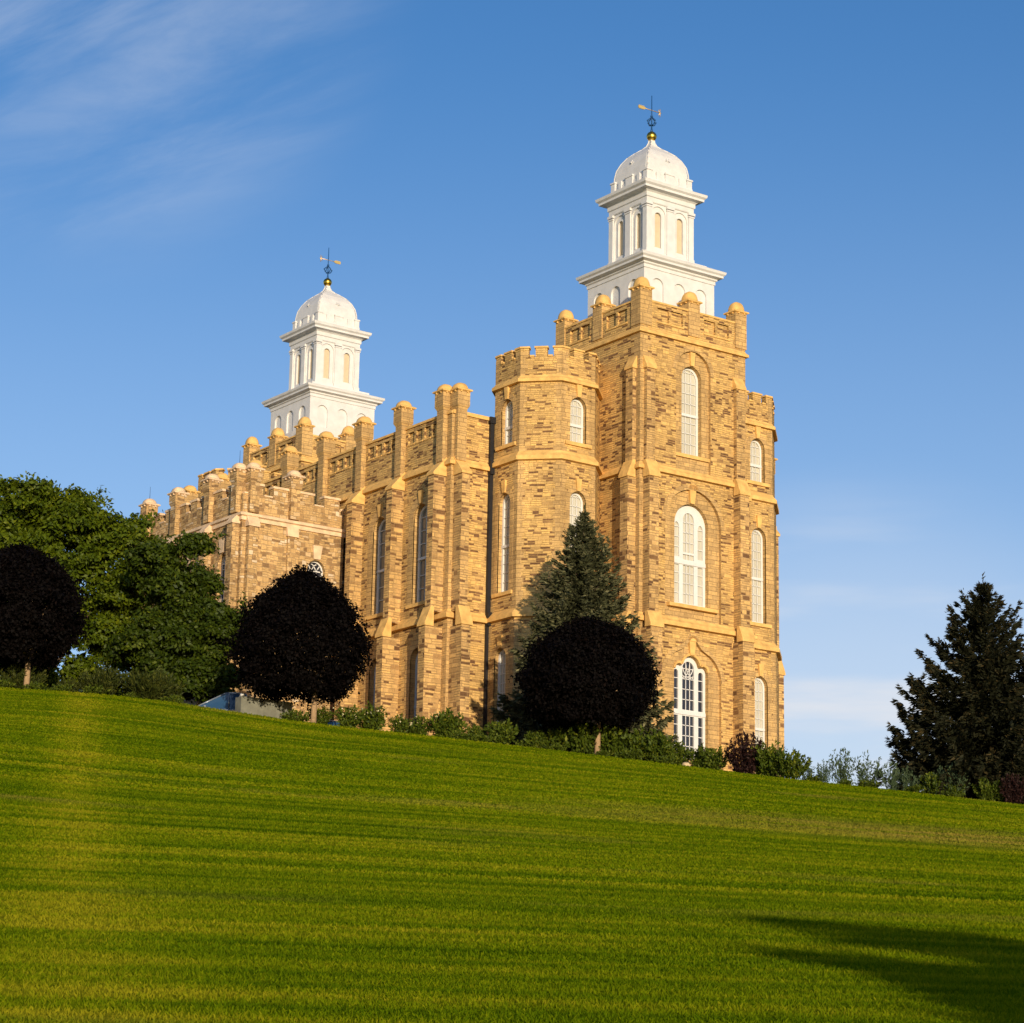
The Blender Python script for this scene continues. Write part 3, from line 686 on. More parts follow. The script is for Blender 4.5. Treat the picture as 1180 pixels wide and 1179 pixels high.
# ---------------- white spire
def spire():
    c = CX; sq = lambda h, z: [(c-h, c-h, z), (c+h, c-h, z), (c+h, c+h, z), (c-h, c+h, z)]
    FS = [Face(c, c-1, 0, -1), Face(c-1, c, -1, 0), Face(c+1, c, 1, 0), Face(c, c+1, 0, 1)]
    base = MB(); HB = 3.1
    for F in FS:
        F.o = Vector((c, c, 0))+F.n*HB
        ops = [arch(u, 0.5, 54.9, 56.75) for u in (-1.9, 0, 1.9)]
        plate(base, F, -HB, HB, 51.8, 57.3, ops, 0, 0.14)
        for o in ops: fill(base, F, o, -0.14)
    s = base.build('spire', 'white_paint', T)
    cor = MB(); cor.loft([sq(HB, 57.3), sq(HB+.06, 57.32), sq(HB+.06, 57.55), sq(HB+.16, 57.62), sq(HB+.16, 57.72), sq(HB+.46, 57.80), sq(HB+.46, 57.94), sq(HB+.58, 58.05), sq(HB+.62, 58.2), sq(HB+.55, 58.26), sq(2.75, 58.52), sq(2.75, 58.72), sq(2.25, 58.82), sq(2.2, 58.9)], False, True)
    cor.build('lower_cornice', 'white_paint', s)
    bel = MB(); lv = []; HB2 = 2.0
    for F in FS:
        F2 = Face(c+F.n.x*HB2, c+F.n.y*HB2, F.n.x, F.n.y)
        ops = [arch(u, 0.62, 59.15, 62.45) for u in (-0.97, 0.97)]
        plate(bel, F2, -HB2, HB2, 58.9, 62.9, ops, 0, 0.10)
        for o, u in zip(ops, (-0.97, 0.97)):
            i = arch(u, 0.31, 59.5, 62.08); plate(bel, F2, o['u0'], o['u1'], o['zb'], o['top'], [i], -0.10, 0.16, o['us']); lv.append((F2, i))
            bar(bel, F2, outline(i), 0.07, -0.1, -0.06)
        wide = abs(F.n.y) > 0.5
        for u0, u1 in ((-HB2, -1.66), (-0.28, 0.28), (1.66, HB2)):
            for z0, z1, o, dd in ((58.95, 62.30, 0.0, 0.10), (58.91, 59.2, 0.04, 0.14), (62.26, 62.36, 0.04, 0.15), (62.42, 62.61, 0.06, 0.18)):
                a_, b_ = u0-o, u1+o
                if u0 == -HB2: a_ = -HB2-dd if wide else -HB2+0.05
                if u1 == HB2: b_ = HB2+dd if wide else HB2-0.05
                F2.box(bel, a_, b_, z0, z1, -0.05, dd)
    bel.build('belfry', 'white_paint', s)
    for F2, i in lv: m_ = MB(); fill(m_, F2, i, -0.24); m_.build('louvre', 'louvre', s)
    co = MB(); co.loft([sq(HB2+.06, 62.6), sq(HB2+.10, 62.66), sq(HB2+.10, 62.95), sq(HB2+.18, 63.0), sq(HB2+.18, 63.3), sq(HB2+.30, 63.4), sq(HB2+.62, 63.46), sq(HB2+.62, 63.62), sq(HB2+.76, 63.74), sq(HB2+.80, 63.92), sq(HB2+.72, 63.97), sq(HB2+.1, 64.08)], True, True)
    co.build('upper_cornice', 'white_paint', s)
    ba = MB(); h = 2.0
    ba.loft([sq(h+.04, 64.05), sq(h+.04, 64.42), sq(h, 64.44)], False, True)
    for F in FS:
        F3 = Face(c+F.n.x*h, c+F.n.y*h, F.n.x, F.n.y)
        for u0, u1 in ((-h, -h+.42), (-1.18, -.86), (-.38, .38), (.86, 1.18), (h-.42, h)): F3.box(ba, u0, u1, 64.42, 64.98, -0.3, 0.02)
        F3.box(ba, -h, h, 64.42, 64.7, -0.32, -0.06)
        for u0, u1 in ((-h-.05, -h+.47), (-.43, .43), (h-.47, h+.05)): F3.box(ba, u0, u1, 64.98, 65.1, -0.36, 0.07)
    ba.build('balustrade', 'white_paint', s)
    dm = MB()
    prof = [(1.86, 64.4), (1.90, 65.0), (1.88, 65.45), (1.78, 66.0), (1.55, 66.5), (1.22, 66.95), (0.85, 67.27), (0.5, 67.52), (0.27, 67.75), (0.16, 68.02), (0.14, 68.2)]
    # four ribbed sides meeting on the diagonals, slightly rounded ridges
    rings = []
    for hh, z in prof:
        ring = []
        for (sx, sy) in ((-1, -1), (1, -1), (1, 1), (-1, 1)):
            e = hh*0.10
            a = (c+sx*hh, c+sy*(hh-e)); b2 = (c+sx*(hh-e), c+sy*hh)
            ring += [(*a, z), (*b2, z)] if sx*sy > 0 else [(*b2, z), (*a, z)]
        rings.append(ring)
    for i in range(len(rings)-1):
        for j in range(8): dm.quad(rings[i][j], rings[i][(j+1) % 8], rings[i+1][(j+1) % 8], rings[i+1][j], smooth=False)
    dm.quad(*rings[-1])
    for sx, sy in ((-1, -1), (1, -1), (1, 1), (-1, 1)):
        for (a, za), (b2, zb) in zip(prof, prof[1:]): dm.tube((c+sx*a*.975, c+sy*a*.975, za), (c+sx*b2*.975, c+sy*b2*.975, zb), 0.05, n=6)
    dome = dm.build('dome', 'white_paint', s)
    hk = MB()
    for F in FS:     # small hooks halfway up each side of the dome
        q = F.n*1.78; p0 = Vector((c, c, 66.1))+q
        for k_ in range(3):
            a = k_*math.pi/3; v = F.u*math.cos(a)*.22+Vector((0, 0, 1))*math.sin(a)*.22; hk.tube(p0-v, p0+v, 0.022, n=5)
        hk.tube(p0-F.n*.2, p0+F.n*.1, 0.03, n=5)
    hk.build('dome_hook', 'white_paint', dome)
    ball = MB(); ball.sphere((c, c, 68.52), 0.36); ball.build('ball', 'gold', s)
    rod = MB(); rod.tube((c, c, 68.8), (c, c, 71.6), 0.055, 0.03); rod.tube((c, c, 68.85), (c, c, 69.1), 0.11, 0.06)
    for k_ in range(4):
        a = k_*math.pi/2
        pts = [(0.05, 69.35), (0.26, 69.42), (0.36, 69.62), (0.24, 69.78), (0.05, 69.95)]
        for (r0, za), (r1, zb) in zip(pts, pts[1:]): rod.tube((c+r0*math.cos(a), c+r0*math.sin(a), za), (c+r1*math.cos(a), c+r1*math.sin(a), zb), 0.04, n=6)
        rod.sphere((c+.36*math.cos(a), c+.36*math.sin(a), 69.64), 0.07, 8, 6)
    rod.sphere((c, c, 70.05), 0.10, 10, 8); rod.build('rod', 'blue_iron', s)
    v = MB(); v.tube((c-1.1, c, 70.5), (c+.85, c, 70.5), 0.028, n=6)
    pa = [(-1.22, .03), (-1.16, .13), (-.72, .13), (-.55, .04), (-.55, -.04), (-.72, -.13), (-1.16, -.13), (-1.22, -.03)]
    v.loft([[(c+a, c-.025, 70.5+z) for a, z in pa], [(c+a, c+.025, 70.5+z) for a, z in pa]])
    v.tube((c+.75, c, 70.2), (c+.75, c, 70.78), 0.03, n=6)
    for sg in (1, -1): v.tube((c+.75, c, 70.5), (c+.6, c, 70.5+sg*.2), 0.025, n=6)
    v.build('wind_vane', 'gilded_iron', s)
    return s
# ---------------- hall
YK = [8.2+4.95*k for k in range(8)]
DS = 1.0
def hall():
    mb = MB(); st = MB(); cp = MB(); pp = MB()
    x0, x1, y0, y1 = -HW, W+HW-DS, YH, W+LL-YH
    Fn = Face(-HW, 0, -1, 0); Fw = Face(0, YH, 0, -1); Fs = Face(x1, 0, 1, 0); Fe = Face(0, y1, 0, 1)
    up_ = (0.86, 34.0, 40.7, 37.1); lo_ = (0.80, 24.2, 31.0, 27.2)
    mids = [(a+b)/2 for a, b in zip(YK, YK[1:])]
    LOW, TOP = (ZB, 32.6), (32.6, 43.0)
    for F, sg in ((Fn, -1), (Fs, 1)):
        us = sorted(sg*m for m in mids); e0, e1 = sorted((sg*y0, sg*y1))
        for (z0, z1), (hw, zb, zt, zm) in ((LOW, lo_), (TOP, up_)):
            ops = [arch(u, hw, zb, zt) for u in us]; plate(mb, F, e0, e1, z0, z1, ops, 0, 0)
        ed = [e0]+sorted(sg*y for y in YK)+[e1]
        nts = []
        for a, b in zip(sorted(sg*y for y in YK), sorted(sg*y for y in YK)[1:]): m = (a+b)/2; nts += [m-1.45, m-0.48, m+0.48, m+1.45]
        ops = blind_parapet(pp, F, e0, e1, 43.0, 46.2, nts, 0.0, nh=0.8, nw=0.36, dep=0.15)
        F.box(cp, e0-.06, e1+.06, 46.2, 46.36, -0.5, 0.10)
        for o in ops: F.box(cp, o['u0']-.06, o['u1']+.06, o['zb']-.11, o['zb'], -.12, .05)
    for F, e0, e1 in ((Fw, x0, x1), (Fe, -x1, -x0)):
        mb.quad(F.p(e0, ZB), F.p(e1, ZB), F.p(e1, 43.0), F.p(e0, 43.0)); pp.quad(F.p(e0, 43.0), F.p(e1, 43.0), F.p(e1, 46.2), F.p(e0, 46.2))
        F.box(cp, e0, e1, 46.2, 46.45, -0.5, 0.12)
    h = mb.build('hall', 'rubble_stone', T)
    fp = [(x0, y0), (x1, y0), (x1, y1), (x0, y1)]
    for z0, z1, o in ((32.45, 33.1, 0.30), (42.7, 43.25, 0.24)):
        st = MB(); band(st, fp, STR_PROF(z0, z1, o)); st.build('string_course', 'sandstone', h)
    pp.build('parapet', 'rubble_stone', h); cp.build('coping', 'sandstone', h)
    rf = MB(); rf.quad((x0+.4, y0+.4, 45.2), (x1-.4, y0+.4, 45.2), (x1-.4, y1-.4, 45.2), (x0+.4, y1-.4, 45.2)); rf.build('roof', 'roof_felt', h)
    # small railing on the roof
    rl = MB()
    for yy in np.arange(31.0, 36.1, 1.0): rl.tube((-5.5, yy, 45.2), (-5.5, yy, 47.2), 0.03, n=6)
    for zz in (46.2, 47.2): rl.tube((-5.5, 31, zz), (-5.5, 36, zz), 0.03, n=6)
    rl.build('roof_railing', 'dark_iron', h)
    qn = MB(); e = 0.018
    for i in range(int((46.2-ZB)/0.42)):
        z0 = ZB+i*0.42; a = 0.7 if i % 2 else 0.45; b = 0.45 if i % 2 else 0.7; qn.box(x0-e, x0+a, y0-e, y0+b, z0+.004, z0+.416)
    qn.build('quoin', 'dressed_stone', h)
    # windows of both storeys, one bay built and copied
    m0 = mids[0]
    for (hw, zb, zt, zm), ks in ((up_, 0.9), (lo_, 0.0)):
        w = sash_window(Fn, -m0, hw, zb, zt, -0.42, pane='grey_glass', zm=zm, cols=2, rowh=0.9, sill_w=0.5, sur=0.55, ks=ks)
        for m in mids[1:]:
            c = copy_tree(w, T); c.location = w.location + Vector((0, m-m0, 0))
        for m in mids:
            c = copy_tree(w, T); c.location = Vector((0, 0, 0)); c.rotation_euler = (0, 0, math.pi); c.location = (-DS, -(m-m0), 0)
    # buttresses and pinnacles along both long sides
    SB = [(0.36, 1.35, ZB, 31.9, 33.2), (0.32, 0.95, 32.9, 42.0, 43.3)]
    b = buttress(Fn, -YK[0], SB, T); p = pinnacle(-HW-0.0, YK[0], 0.37, 43.0, 46.75, 47.75, 48.3, T)
    for o in (b, p):
        for y in YK[1:]: c = copy_tree(o, T); c.location = o.location+Vector((0, y-YK[0], 0))
        for y in YK: c = copy_tree(o, T); c.rotation_euler = (0, 0, math.pi); c.location = (-DS, -(y-YK[0]), 0)
    # angle buttresses and pinnacles on the short sides
    xw = -9.36
    for xx in (xw, W-xw-DS):
        for o in (buttress(Fw, xx, SB, T), pinnacle(xx, YH+0.0, 0.37, 43.0, 46.75, 47.75, 48.3, T)): half_turn(o).location.x -= DS
    for xx in (-6.82, W+6.82):      # dark rain pipes in the corners beside the turrets
        dp = MB(); dp.box(xx-.14, xx+.14, YH-.22, YH-.02, ZB, 46.3); dp.box(xx-.17, xx+.17, YH-.42, YH-.2, 32.3, 33.2); dp.box(xx-.17, xx+.17, YH-.36, YH-.2, 42.5, 43.4); dp.box(xx-.22, xx+.22, YH-.3, YH-.02, 46.0, 46.44)
        half_turn(dp.build('rain_pipe', 'dark_iron', T))
    return h
# ---------------- later wing on the north side
def annex():
    ax0, ay0, ay1 = -18.0, 20.25, 34.2
    Fw = Face(0, ay0, 0, -1); Fn = Face(ax0, 0, -1, 0); Fe = Face(0, ay1, 0, 1)
    mb = MB(); cp = MB(); st = MB()
    wb = arch(-12.05, 0.72, 34.4, 38.2)
    plate(mb, Fw, ax0, -HW, ZB, 40.4, [wb], 0, 0.4)
    nops = [arch(-y, 0.62, 35.0, 38.2) for y in (22.7, 27.2, 31.6)]
    plate(mb, Fn, -ay1, -ay0, ZB, 40.4, nops, 0, 0.4)
    mb.quad(Fe.p(HW, ZB), Fe.p(-ax0, ZB), Fe.p(-ax0, 40.4), Fe.p(HW, 40.4))
    def battl(F, u0, u1, piers, skip=0.45):
        # merlons between piers; real gaps
        for a, b in zip(piers, piers[1:]):
            L = b-a; n = max(2, round(L/1.75)); step = L/n
            F.box(mb, a, b, 40.4, 42.0, -0.5, 0.0)
            for i in range(n):
                m = a+step*(i+0.5); F.box(mb, m-step*.29, m+step*.29, 42.0, 42.68, -0.5, -0.002); F.box(cp, m-step*.29-.07, m+step*.29+.07, 42.68, 42.84, -0.57, 0.07)
            for i in range(n+1):
                m = a+step*i; lo_, hi_ = max(a, m-step*.21), min(b, m+step*.21); F.box(cp, lo_+.07, hi_-.07, 42.0, 42.1, -0.52, 0.05)
    battl(Fw, ax0, -HW, [ax0, -14.1, -HW]); NP = [20.7, 24.7, 29.5, 33.8]; battl(Fn, -ay1, -ay0, [-y for y in NP[::-1]])
    F2 = Face(0, ay1, 0, 1); battl(F2, HW, -ax0, [HW, 14.1, -ax0])
    a = mb.build('annex', 'annex_stone', T)
    fp = [(ax0, ay0), (-HW, ay0), (-HW, ay1), (ax0, ay1)]
    band(st, fp, [(0, 40.1), (0.12, 40.12), (0.12, 40.38), (0.26, 40.44), (0.26, 40.62), (0, 40.72)]); st.build('string_course', 'pale_sandstone', a); cp.build('coping', 'pale_sandstone', a)
    rf = MB(); rf.quad((ax0+.3, ay0+.3, 41.2), (-HW-.02, ay0+.3, 41.2), (-HW-.02, ay1-.3, 41.2), (ax0+.3, ay1-.3, 41.2)); rf.build('roof', 'roof_felt', a)
    for x, y, rod in ((-17.3, ay0, False), (ax0, 20.95, True), (-14.1, ay0, False), (ax0, 24.7, False), (ax0, 29.5, False), (ax0, 33.8, True)):
        pinnacle(x, y, 0.36, 40.7, 43.0, 43.65, 44.15, T, mat='annex_stone', capmat='pale_sandstone', rod=rod, head=0.10)
    SA = [(0.36, 0.55, ZB, 39.9, 40.75)]
    for y in (20.95, 24.7, 29.5, 33.8): buttress(Fn, -y, SA, T, mat='annex_stone', capmat='pale_sandstone')
    for x in (-17.3, -14.1): buttress(Fw, x, [(0.36, 0.16 if x > -15 else 0.4, ZB, 39.5 if x > -15 else 39.7, 40.75)], T, mat='annex_stone', capmat='pale_sandstone')
    def annex_window(F, o, name='window'):
        d = -0.3; uc = (o['u0']+o['u1'])/2; hw = (o['u1']-o['u0'])/2; f = MB(); i = arch(uc, hw-.1, o['zb']+.1, o['top'](uc)-.1)
        plate(f, F, o['u0'], o['u1'], o['zb'], o['top'], [i], d, 0.08, o['us'])
        zs = i['top'](i['u0'])
        bar(f, F, [(i['u0'], zs), (i['u1'], zs)], 0.08, d-.06, d)
        for k_ in (-0.33, 0.33):
            pts = [(uc+k_*2*(hw-.1)*.5+sg*t*(hw-.1)*.66, zs+(hw-.1)*.8*math.sin(t*math.pi/2)) for sg in (1,) for t in np.linspace(0, 1, 6)]
            for sg in (1, -1):
                pts = [(uc+k_*(hw-.1)*1.0+sg*t*(hw-.1)*.66, zs+(hw-.1)*.78*math.sin(t*math.pi/2)) for t in np.linspace(0, 1, 6)]
                pts = [p for p in pts if i['u0'] < p[0] < i['u1'] and p[1] < i['top'](p[0])]
                bar(f, F, pts, 0.06, d-.06, d-.005)
        for k_ in (-.33, .33): bar(f, F, [(uc+k_*(hw-.1), i['zb']), (uc+k_*(hw-.1), zs)], 0.05, d-.06, d-.005)
        for zz in np.arange(i['zb']+.7, zs-.2, .7): bar(f, F, [(i['u0'], zz), (i['u1'], zz)], 0.05, d-.06, d-.005)
        w = f.build(name, 'white_frame', T); g = MB(); fill(g, F, o, d-.09); g.build('pane', 'dark_glass', w)
        keystone(F, uc, o['top'](uc)+.05, o['top'](uc)+1.0, .5, .75, 0.0, w, 'pale_sandstone'); sill(F, o['u0']-.3, o['u1']+.3, o['zb'], 0, w, 'pale_sandstone')
    annex_window(Fw, wb)
    for o in nops: annex_window(Fn, o)
    # doorway storey near the drive
    return a

before = set(T.children)
end_tower(); turret(-3.24, 5.78, (4, 6, 2)); turret(W+3.24, 5.78, (0, 6, 2)); spire()
near_end = [o for o in T.children if o not in before]
for o in near_end:
    c = half_turn(o)
    if o.name.startswith('spire'):
        c.location.z += 0.80
hall(); annex()

# ================================================================== foliage helpers
def quads_mesh(name, V, tint, smooth=False):
    """V: (n,4,3) quads"""
    n = len(V); me = bpy.data.meshes.new(name)
    me.vertices.add(n*4); me.vertices.foreach_set('co', V.reshape(-1).astype(np.float32))
    me.loops.add(n*4); me.loops.foreach_set('vertex_index', np.arange(n*4, dtype=np.int32))
    me.polygons.add(n); me.polygons.foreach_set('loop_start', np.arange(0, n*4, 4, dtype=np.int32))
    me.update(calc_edges=True)
    a = me.attributes.new('tint', 'FLOAT', 'FACE'); a.data.foreach_set('value', tint.astype(np.float32)); return me
def unit(v): return v/np.maximum(np.linalg.norm(v, axis=-1, keepdims=True), 1e-9)
def leaf_quads(P, size, rng, bias=None, aspect=0.55, fold=0.0):
    """one pointed leaf at every point, lying mostly across the direction bias"""
    n = len(P); nrm = rng.normal(size=(n, 3))
    if bias is not None: nrm = nrm*0.75 + bias
    nrm = unit(nrm); a = unit(np.cross(nrm, rng.normal(size=(n, 3)))); b = np.cross(nrm, a)
    s = (size*rng.uniform(0.65, 1.3, n))[:, None] if np.ndim(size) == 0 else (size*rng.uniform(.7, 1.25, n))[:, None]
    return np.stack([P-a*s*.5, P-b*s*aspect*.5+a*s*.05, P+a*s*.5, P+b*s*aspect*.5+a*s*.05], 1)
def clump_tree(rng, lobes, n_clump, per, sig, leaf, shell=0.55, outward=0.9, sprigs=0, sub=0):
    V = []; T_ = []
    if sub:
        small = []
        for c, r in lobes:
            for i in range(sub):
                d = unit(rng.normal(size=3)); d[2] = abs(d[2])*.9-.25; d = unit(d); q = rng.uniform(.30, .46)
                small.append((tuple(np.array(c)+d*np.array(r)*rng.uniform(.62, .92)), (r[0]*q, r[1]*q, r[2]*q*.72)))
        lobes = [(c, (r[0]*.7, r[1]*.7, r[2]*.7)) for c, r in lobes]+small
    vol = np.array([l[1][0]*l[1][1]+l[1][0]*l[1][2] for l in lobes]); pr = vol/vol.sum()
    cnt = np.maximum(rng.multinomial(n_clump, pr), 16)
    for (c, r), k in zip(lobes, cnt):
        c = np.array(c); r = np.array(r)
        d = unit(rng.normal(size=(k, 3))); d[:, 2] = np.where(d[:, 2] < -0.75, -d[:, 2], d[:, 2])
        rad = (shell+(1.04-shell)*rng.uniform(0, 1, k)**0.6); rad[:k//4] = rng.uniform(0.1, shell, k//4); rad = rad[:, None]
        cc = c+d*r*rad
        m = rng.uniform(0.6, 1.35, k)
        for i in range(k):
            nl = int(per*m[i]); off = rng.normal(size=(nl, 3))*sig*m[i]*np.array([1, 1, .62])
            P = cc[i]+off; b = unit(d[i]*outward+np.array([0, 0, .5])+off*0.5)
            V.append(leaf_quads(P, leaf, rng, b)); T_.append(np.clip(rng.normal(0.42+0.40*(rng.uniform()-.5), 0.17, nl), 0, 1))
    for i in range(sprigs):
        c, r = lobes[rng.integers(len(lobes))]; d = unit(rng.normal(size=3)); d[2] = abs(d[2])*.8+.1; d = unit(d)
        base = np.array(c)+d*np.array(r)*0.95
        for j in range(5):
            P = base+d*j*leaf*1.1+rng.normal(size=(10, 3))*leaf*.7; V.append(leaf_quads(P, leaf, rng, d)); T_.append(rng.uniform(.2, .9, 10))
    return np.concatenate(V), np.concatenate(T_)
def limb_mesh(name, segs, mat, parent):
    mb = MB()
    for p, q, r0, r1 in segs: mb.tube(p, q, r0, r1, 9)
    return mb.build(name, mat, parent)
def tree(name, label, cat, x, y, foliage, leafmat_, trunk_segs, barkmat='bark', group=None, z=None, lean=0.0):
    z = gz(x, y)-0.05 if z is None else z
    t = empty(name, (x, y, z)); tag(t, label, cat, group)
    limb_mesh('trunk', trunk_segs, barkmat, t)
    me = foliage if isinstance(foliage, bpy.types.Mesh) else quads_mesh('crown', *foliage)
    link('crown', me, leafmat_, t).location = (-.81*lean, .586*lean, 0); return t

# ---- round purple maples on the edge of the lawn
def maple_crown(seed, R_, z0, z1, peak=0.12, n=3000, conic=0.0, rag=1.5):
    rng = np.random.default_rng(seed); H = z1-z0
    def rad(h): return np.where(h < 0.36, 0.62+0.38*np.sin(np.clip(h/0.36, 0, 1)*np.pi/2), (1-conic)*np.clip(1-((h-0.36)/0.64)**2.1, 0, 1)**0.62+conic*np.clip(1-(h-.36)/.64, 0, 1))
    h = rng.uniform(0, 1, n)**0.9; a = rng.uniform(0, 2*np.pi, n); rr = R_*rad(h)*(1+0.05*np.sin(3*a+seed)+0.04*np.sin(7*h*3+2*a))
    q = rng.uniform(0.05, 1.0, n)**0.5; q[:n//2] = rng.uniform(0.86, 1.0, n//2); lump = 1+.10*np.sin(5*a+9*h+seed)*np.sin(11*h+3*a)+.05*np.sin(9*a-17*h); rr = rr*lump; rr[::9] *= 1+rag*rng.uniform(0, .09, len(rr[::9]))
    C = np.stack([rr*q*np.cos(a), rr*q*np.sin(a), z0+H*h], 1)
    C = np.concatenate([C, np.stack([rng.normal(0, .25, 30), rng.normal(0, .25, 30), z1+rng.uniform(-.5, peak*2.6, 30)], 1)])
    per = 20; N = len(C)*per
    P = np.repeat(C, per, 0)+rng.normal(size=(N, 3))*np.array([.2, .2, .17])
    b = unit(P-np.array([0, 0, z0+H*.35])+np.array([0, 0, .6]))
    return quads_mesh('crown', leaf_quads(P, 0.19, rng, b, 0.7), np.clip(rng.normal(.45, .25, N), 0, 1))
def maple_trunk(rng, h0, R_, r=0.17):
    S = [((0, 0, -.3), (0.02, 0, h0), r*1.08, r*.92)]
    for i in range(7):
        a = i*2.4; S.append(((0.02, 0, h0-.05), (R_*.45*math.cos(a), R_*.45*math.sin(a), h0+R_*(.55+.12*(i % 3))), r*.5, .03))
    S.append(((0.02, 0, h0), (0, 0, h0+R_*1.1), r*.8, .04)); return S
rg = random.Random(3)
G_M = 'round dark purple trees in a row along the top of the lawn'
tree('purple_maple', 'dark purple round maple in front of the blue green spruce below the main tower', 'tree', -13.25, -12.85, maple_crown(11, 3.75, 1.85, 7.65, .05), 'maple_leaf', maple_trunk(rg, 2.0, 3.6), group=G_M, lean=.6)
tree('purple_maple', 'dark purple round maple behind the grey concrete block', 'tree', -25.32, -1.92, maple_crown(5, 3.95, 1.75, 8.65, .2, conic=.20, rag=1.5), 'maple_leaf', maple_trunk(rg, 1.9, 3.85), group=G_M, lean=.9)
tree('purple_maple', 'dark purple round maple in front of the big light green tree at the left edge', 'tree', -38.71, 7.75, maple_crown(23, 3.65, 1.75, 8.25, .1), 'maple_leaf', maple_trunk(rg, 1.9, 3.6), group=G_M, lean=.8)

# ---- two leafy green trees beside the wing
rng = np.random.default_rng(2)
z1 = gz(-30.3, 20.8)
lob = [((-0.5, 0, 13.0), (3.6, 3.6, 3.4)), ((-3.6, 1.2, 12.4), (3.2, 3.2, 3.0)), ((2.6, -1.4, 10.9), (2.7, 2.7, 2.9)), ((-2.6, -1.6, 8.8), (3.8, 3.4, 3.4)), ((2.0, -1.0, 7.0), (3.4, 3.2, 3.2)), ((-1.0, .5, 15.2), (2.9, 2.7, 2.0)), ((-5.8, 2.5, 10.4), (2.8, 2.8, 3.8)), ((2.9, -2.2, 3.6), (2.8, 2.4, 2.6)), ((-3, -1, 4.6), (3.4, 3, 3.0)), ((-6.4, 2.8, 5.5), (2.6, 2.6, 3.0)), ((0, 0, 2.6), (3.4, 3, 2.0)), ((0.9, -.6, 14.2), (2.0, 2.0, 1.8)), ((3.4, -2.2, 12.9), (2.3, 2.3, 2.1)), ((4.4, -2.8, 9.4), (2.4, 2.4, 2.6)), ((4.2, -2.6, 6.4), (2.4, 2.4, 2.6))]
tree('broadleaf_tree', 'tall light green broadleaf tree rising behind the dark maple at the left edge', 'tree', -30.9, 21.6, clump_tree(rng, lob, 2900, 42, 0.24, 0.31, sprigs=60, sub=9), 'green_leaf',
     [((0, 0, -.3), (0, 0, 5), .38, .28), ((0, 0, 5), (-.5, 0, 11), .26, .08), ((0, 0, 4), (2.4, -1.4, 9), .16, .05), ((0, 0, 4.2), (-3.2, 1, 10), .18, .05), ((0, 0, 3), (-3, -1.6, 7), .15, .04)], 'dark_bark')
rng = np.random.default_rng(8)
lob = [((0, 0, 8.6), (2.5, 2.5, 2.6)), ((-1.6, 0.6, 10.4), (1.9, 1.9, 2.2)), ((1.5, -.8, 6.6), (2.4, 2.4, 2.6)), ((-1.4, .2, 5.6), (2.7, 2.7, 2.8)), ((1.6, -1.0, 4.0), (2.3, 2.3, 2.0)), ((-.6, 0, 3.2), (2.8, 2.8, 1.9)), ((0.4, -.6, 12.2), (0.8, 0.8, 0.75))]
tree('broadleaf_tree', 'dark green leafy tree between the light green tree and the wing of the temple', 'tree', -26.3, 12.6, clump_tree(rng, lob, 2000, 40, 0.22, 0.29, sprigs=40, sub=9), 'dark_green_leaf',
     [((0, 0, -.3), (0, 0, 4), .3, .2), ((0, 0, 4), (0, 0, 9), .2, .06), ((0, 0, 3), (1.5, -1, 6.5), .14, .04), ((0, 0, 3.2), (-1.5, .6, 8), .14, .04), ((0, 0, 8), (.4, -.6, 12.2), .07, .03)], 'dark_bark')

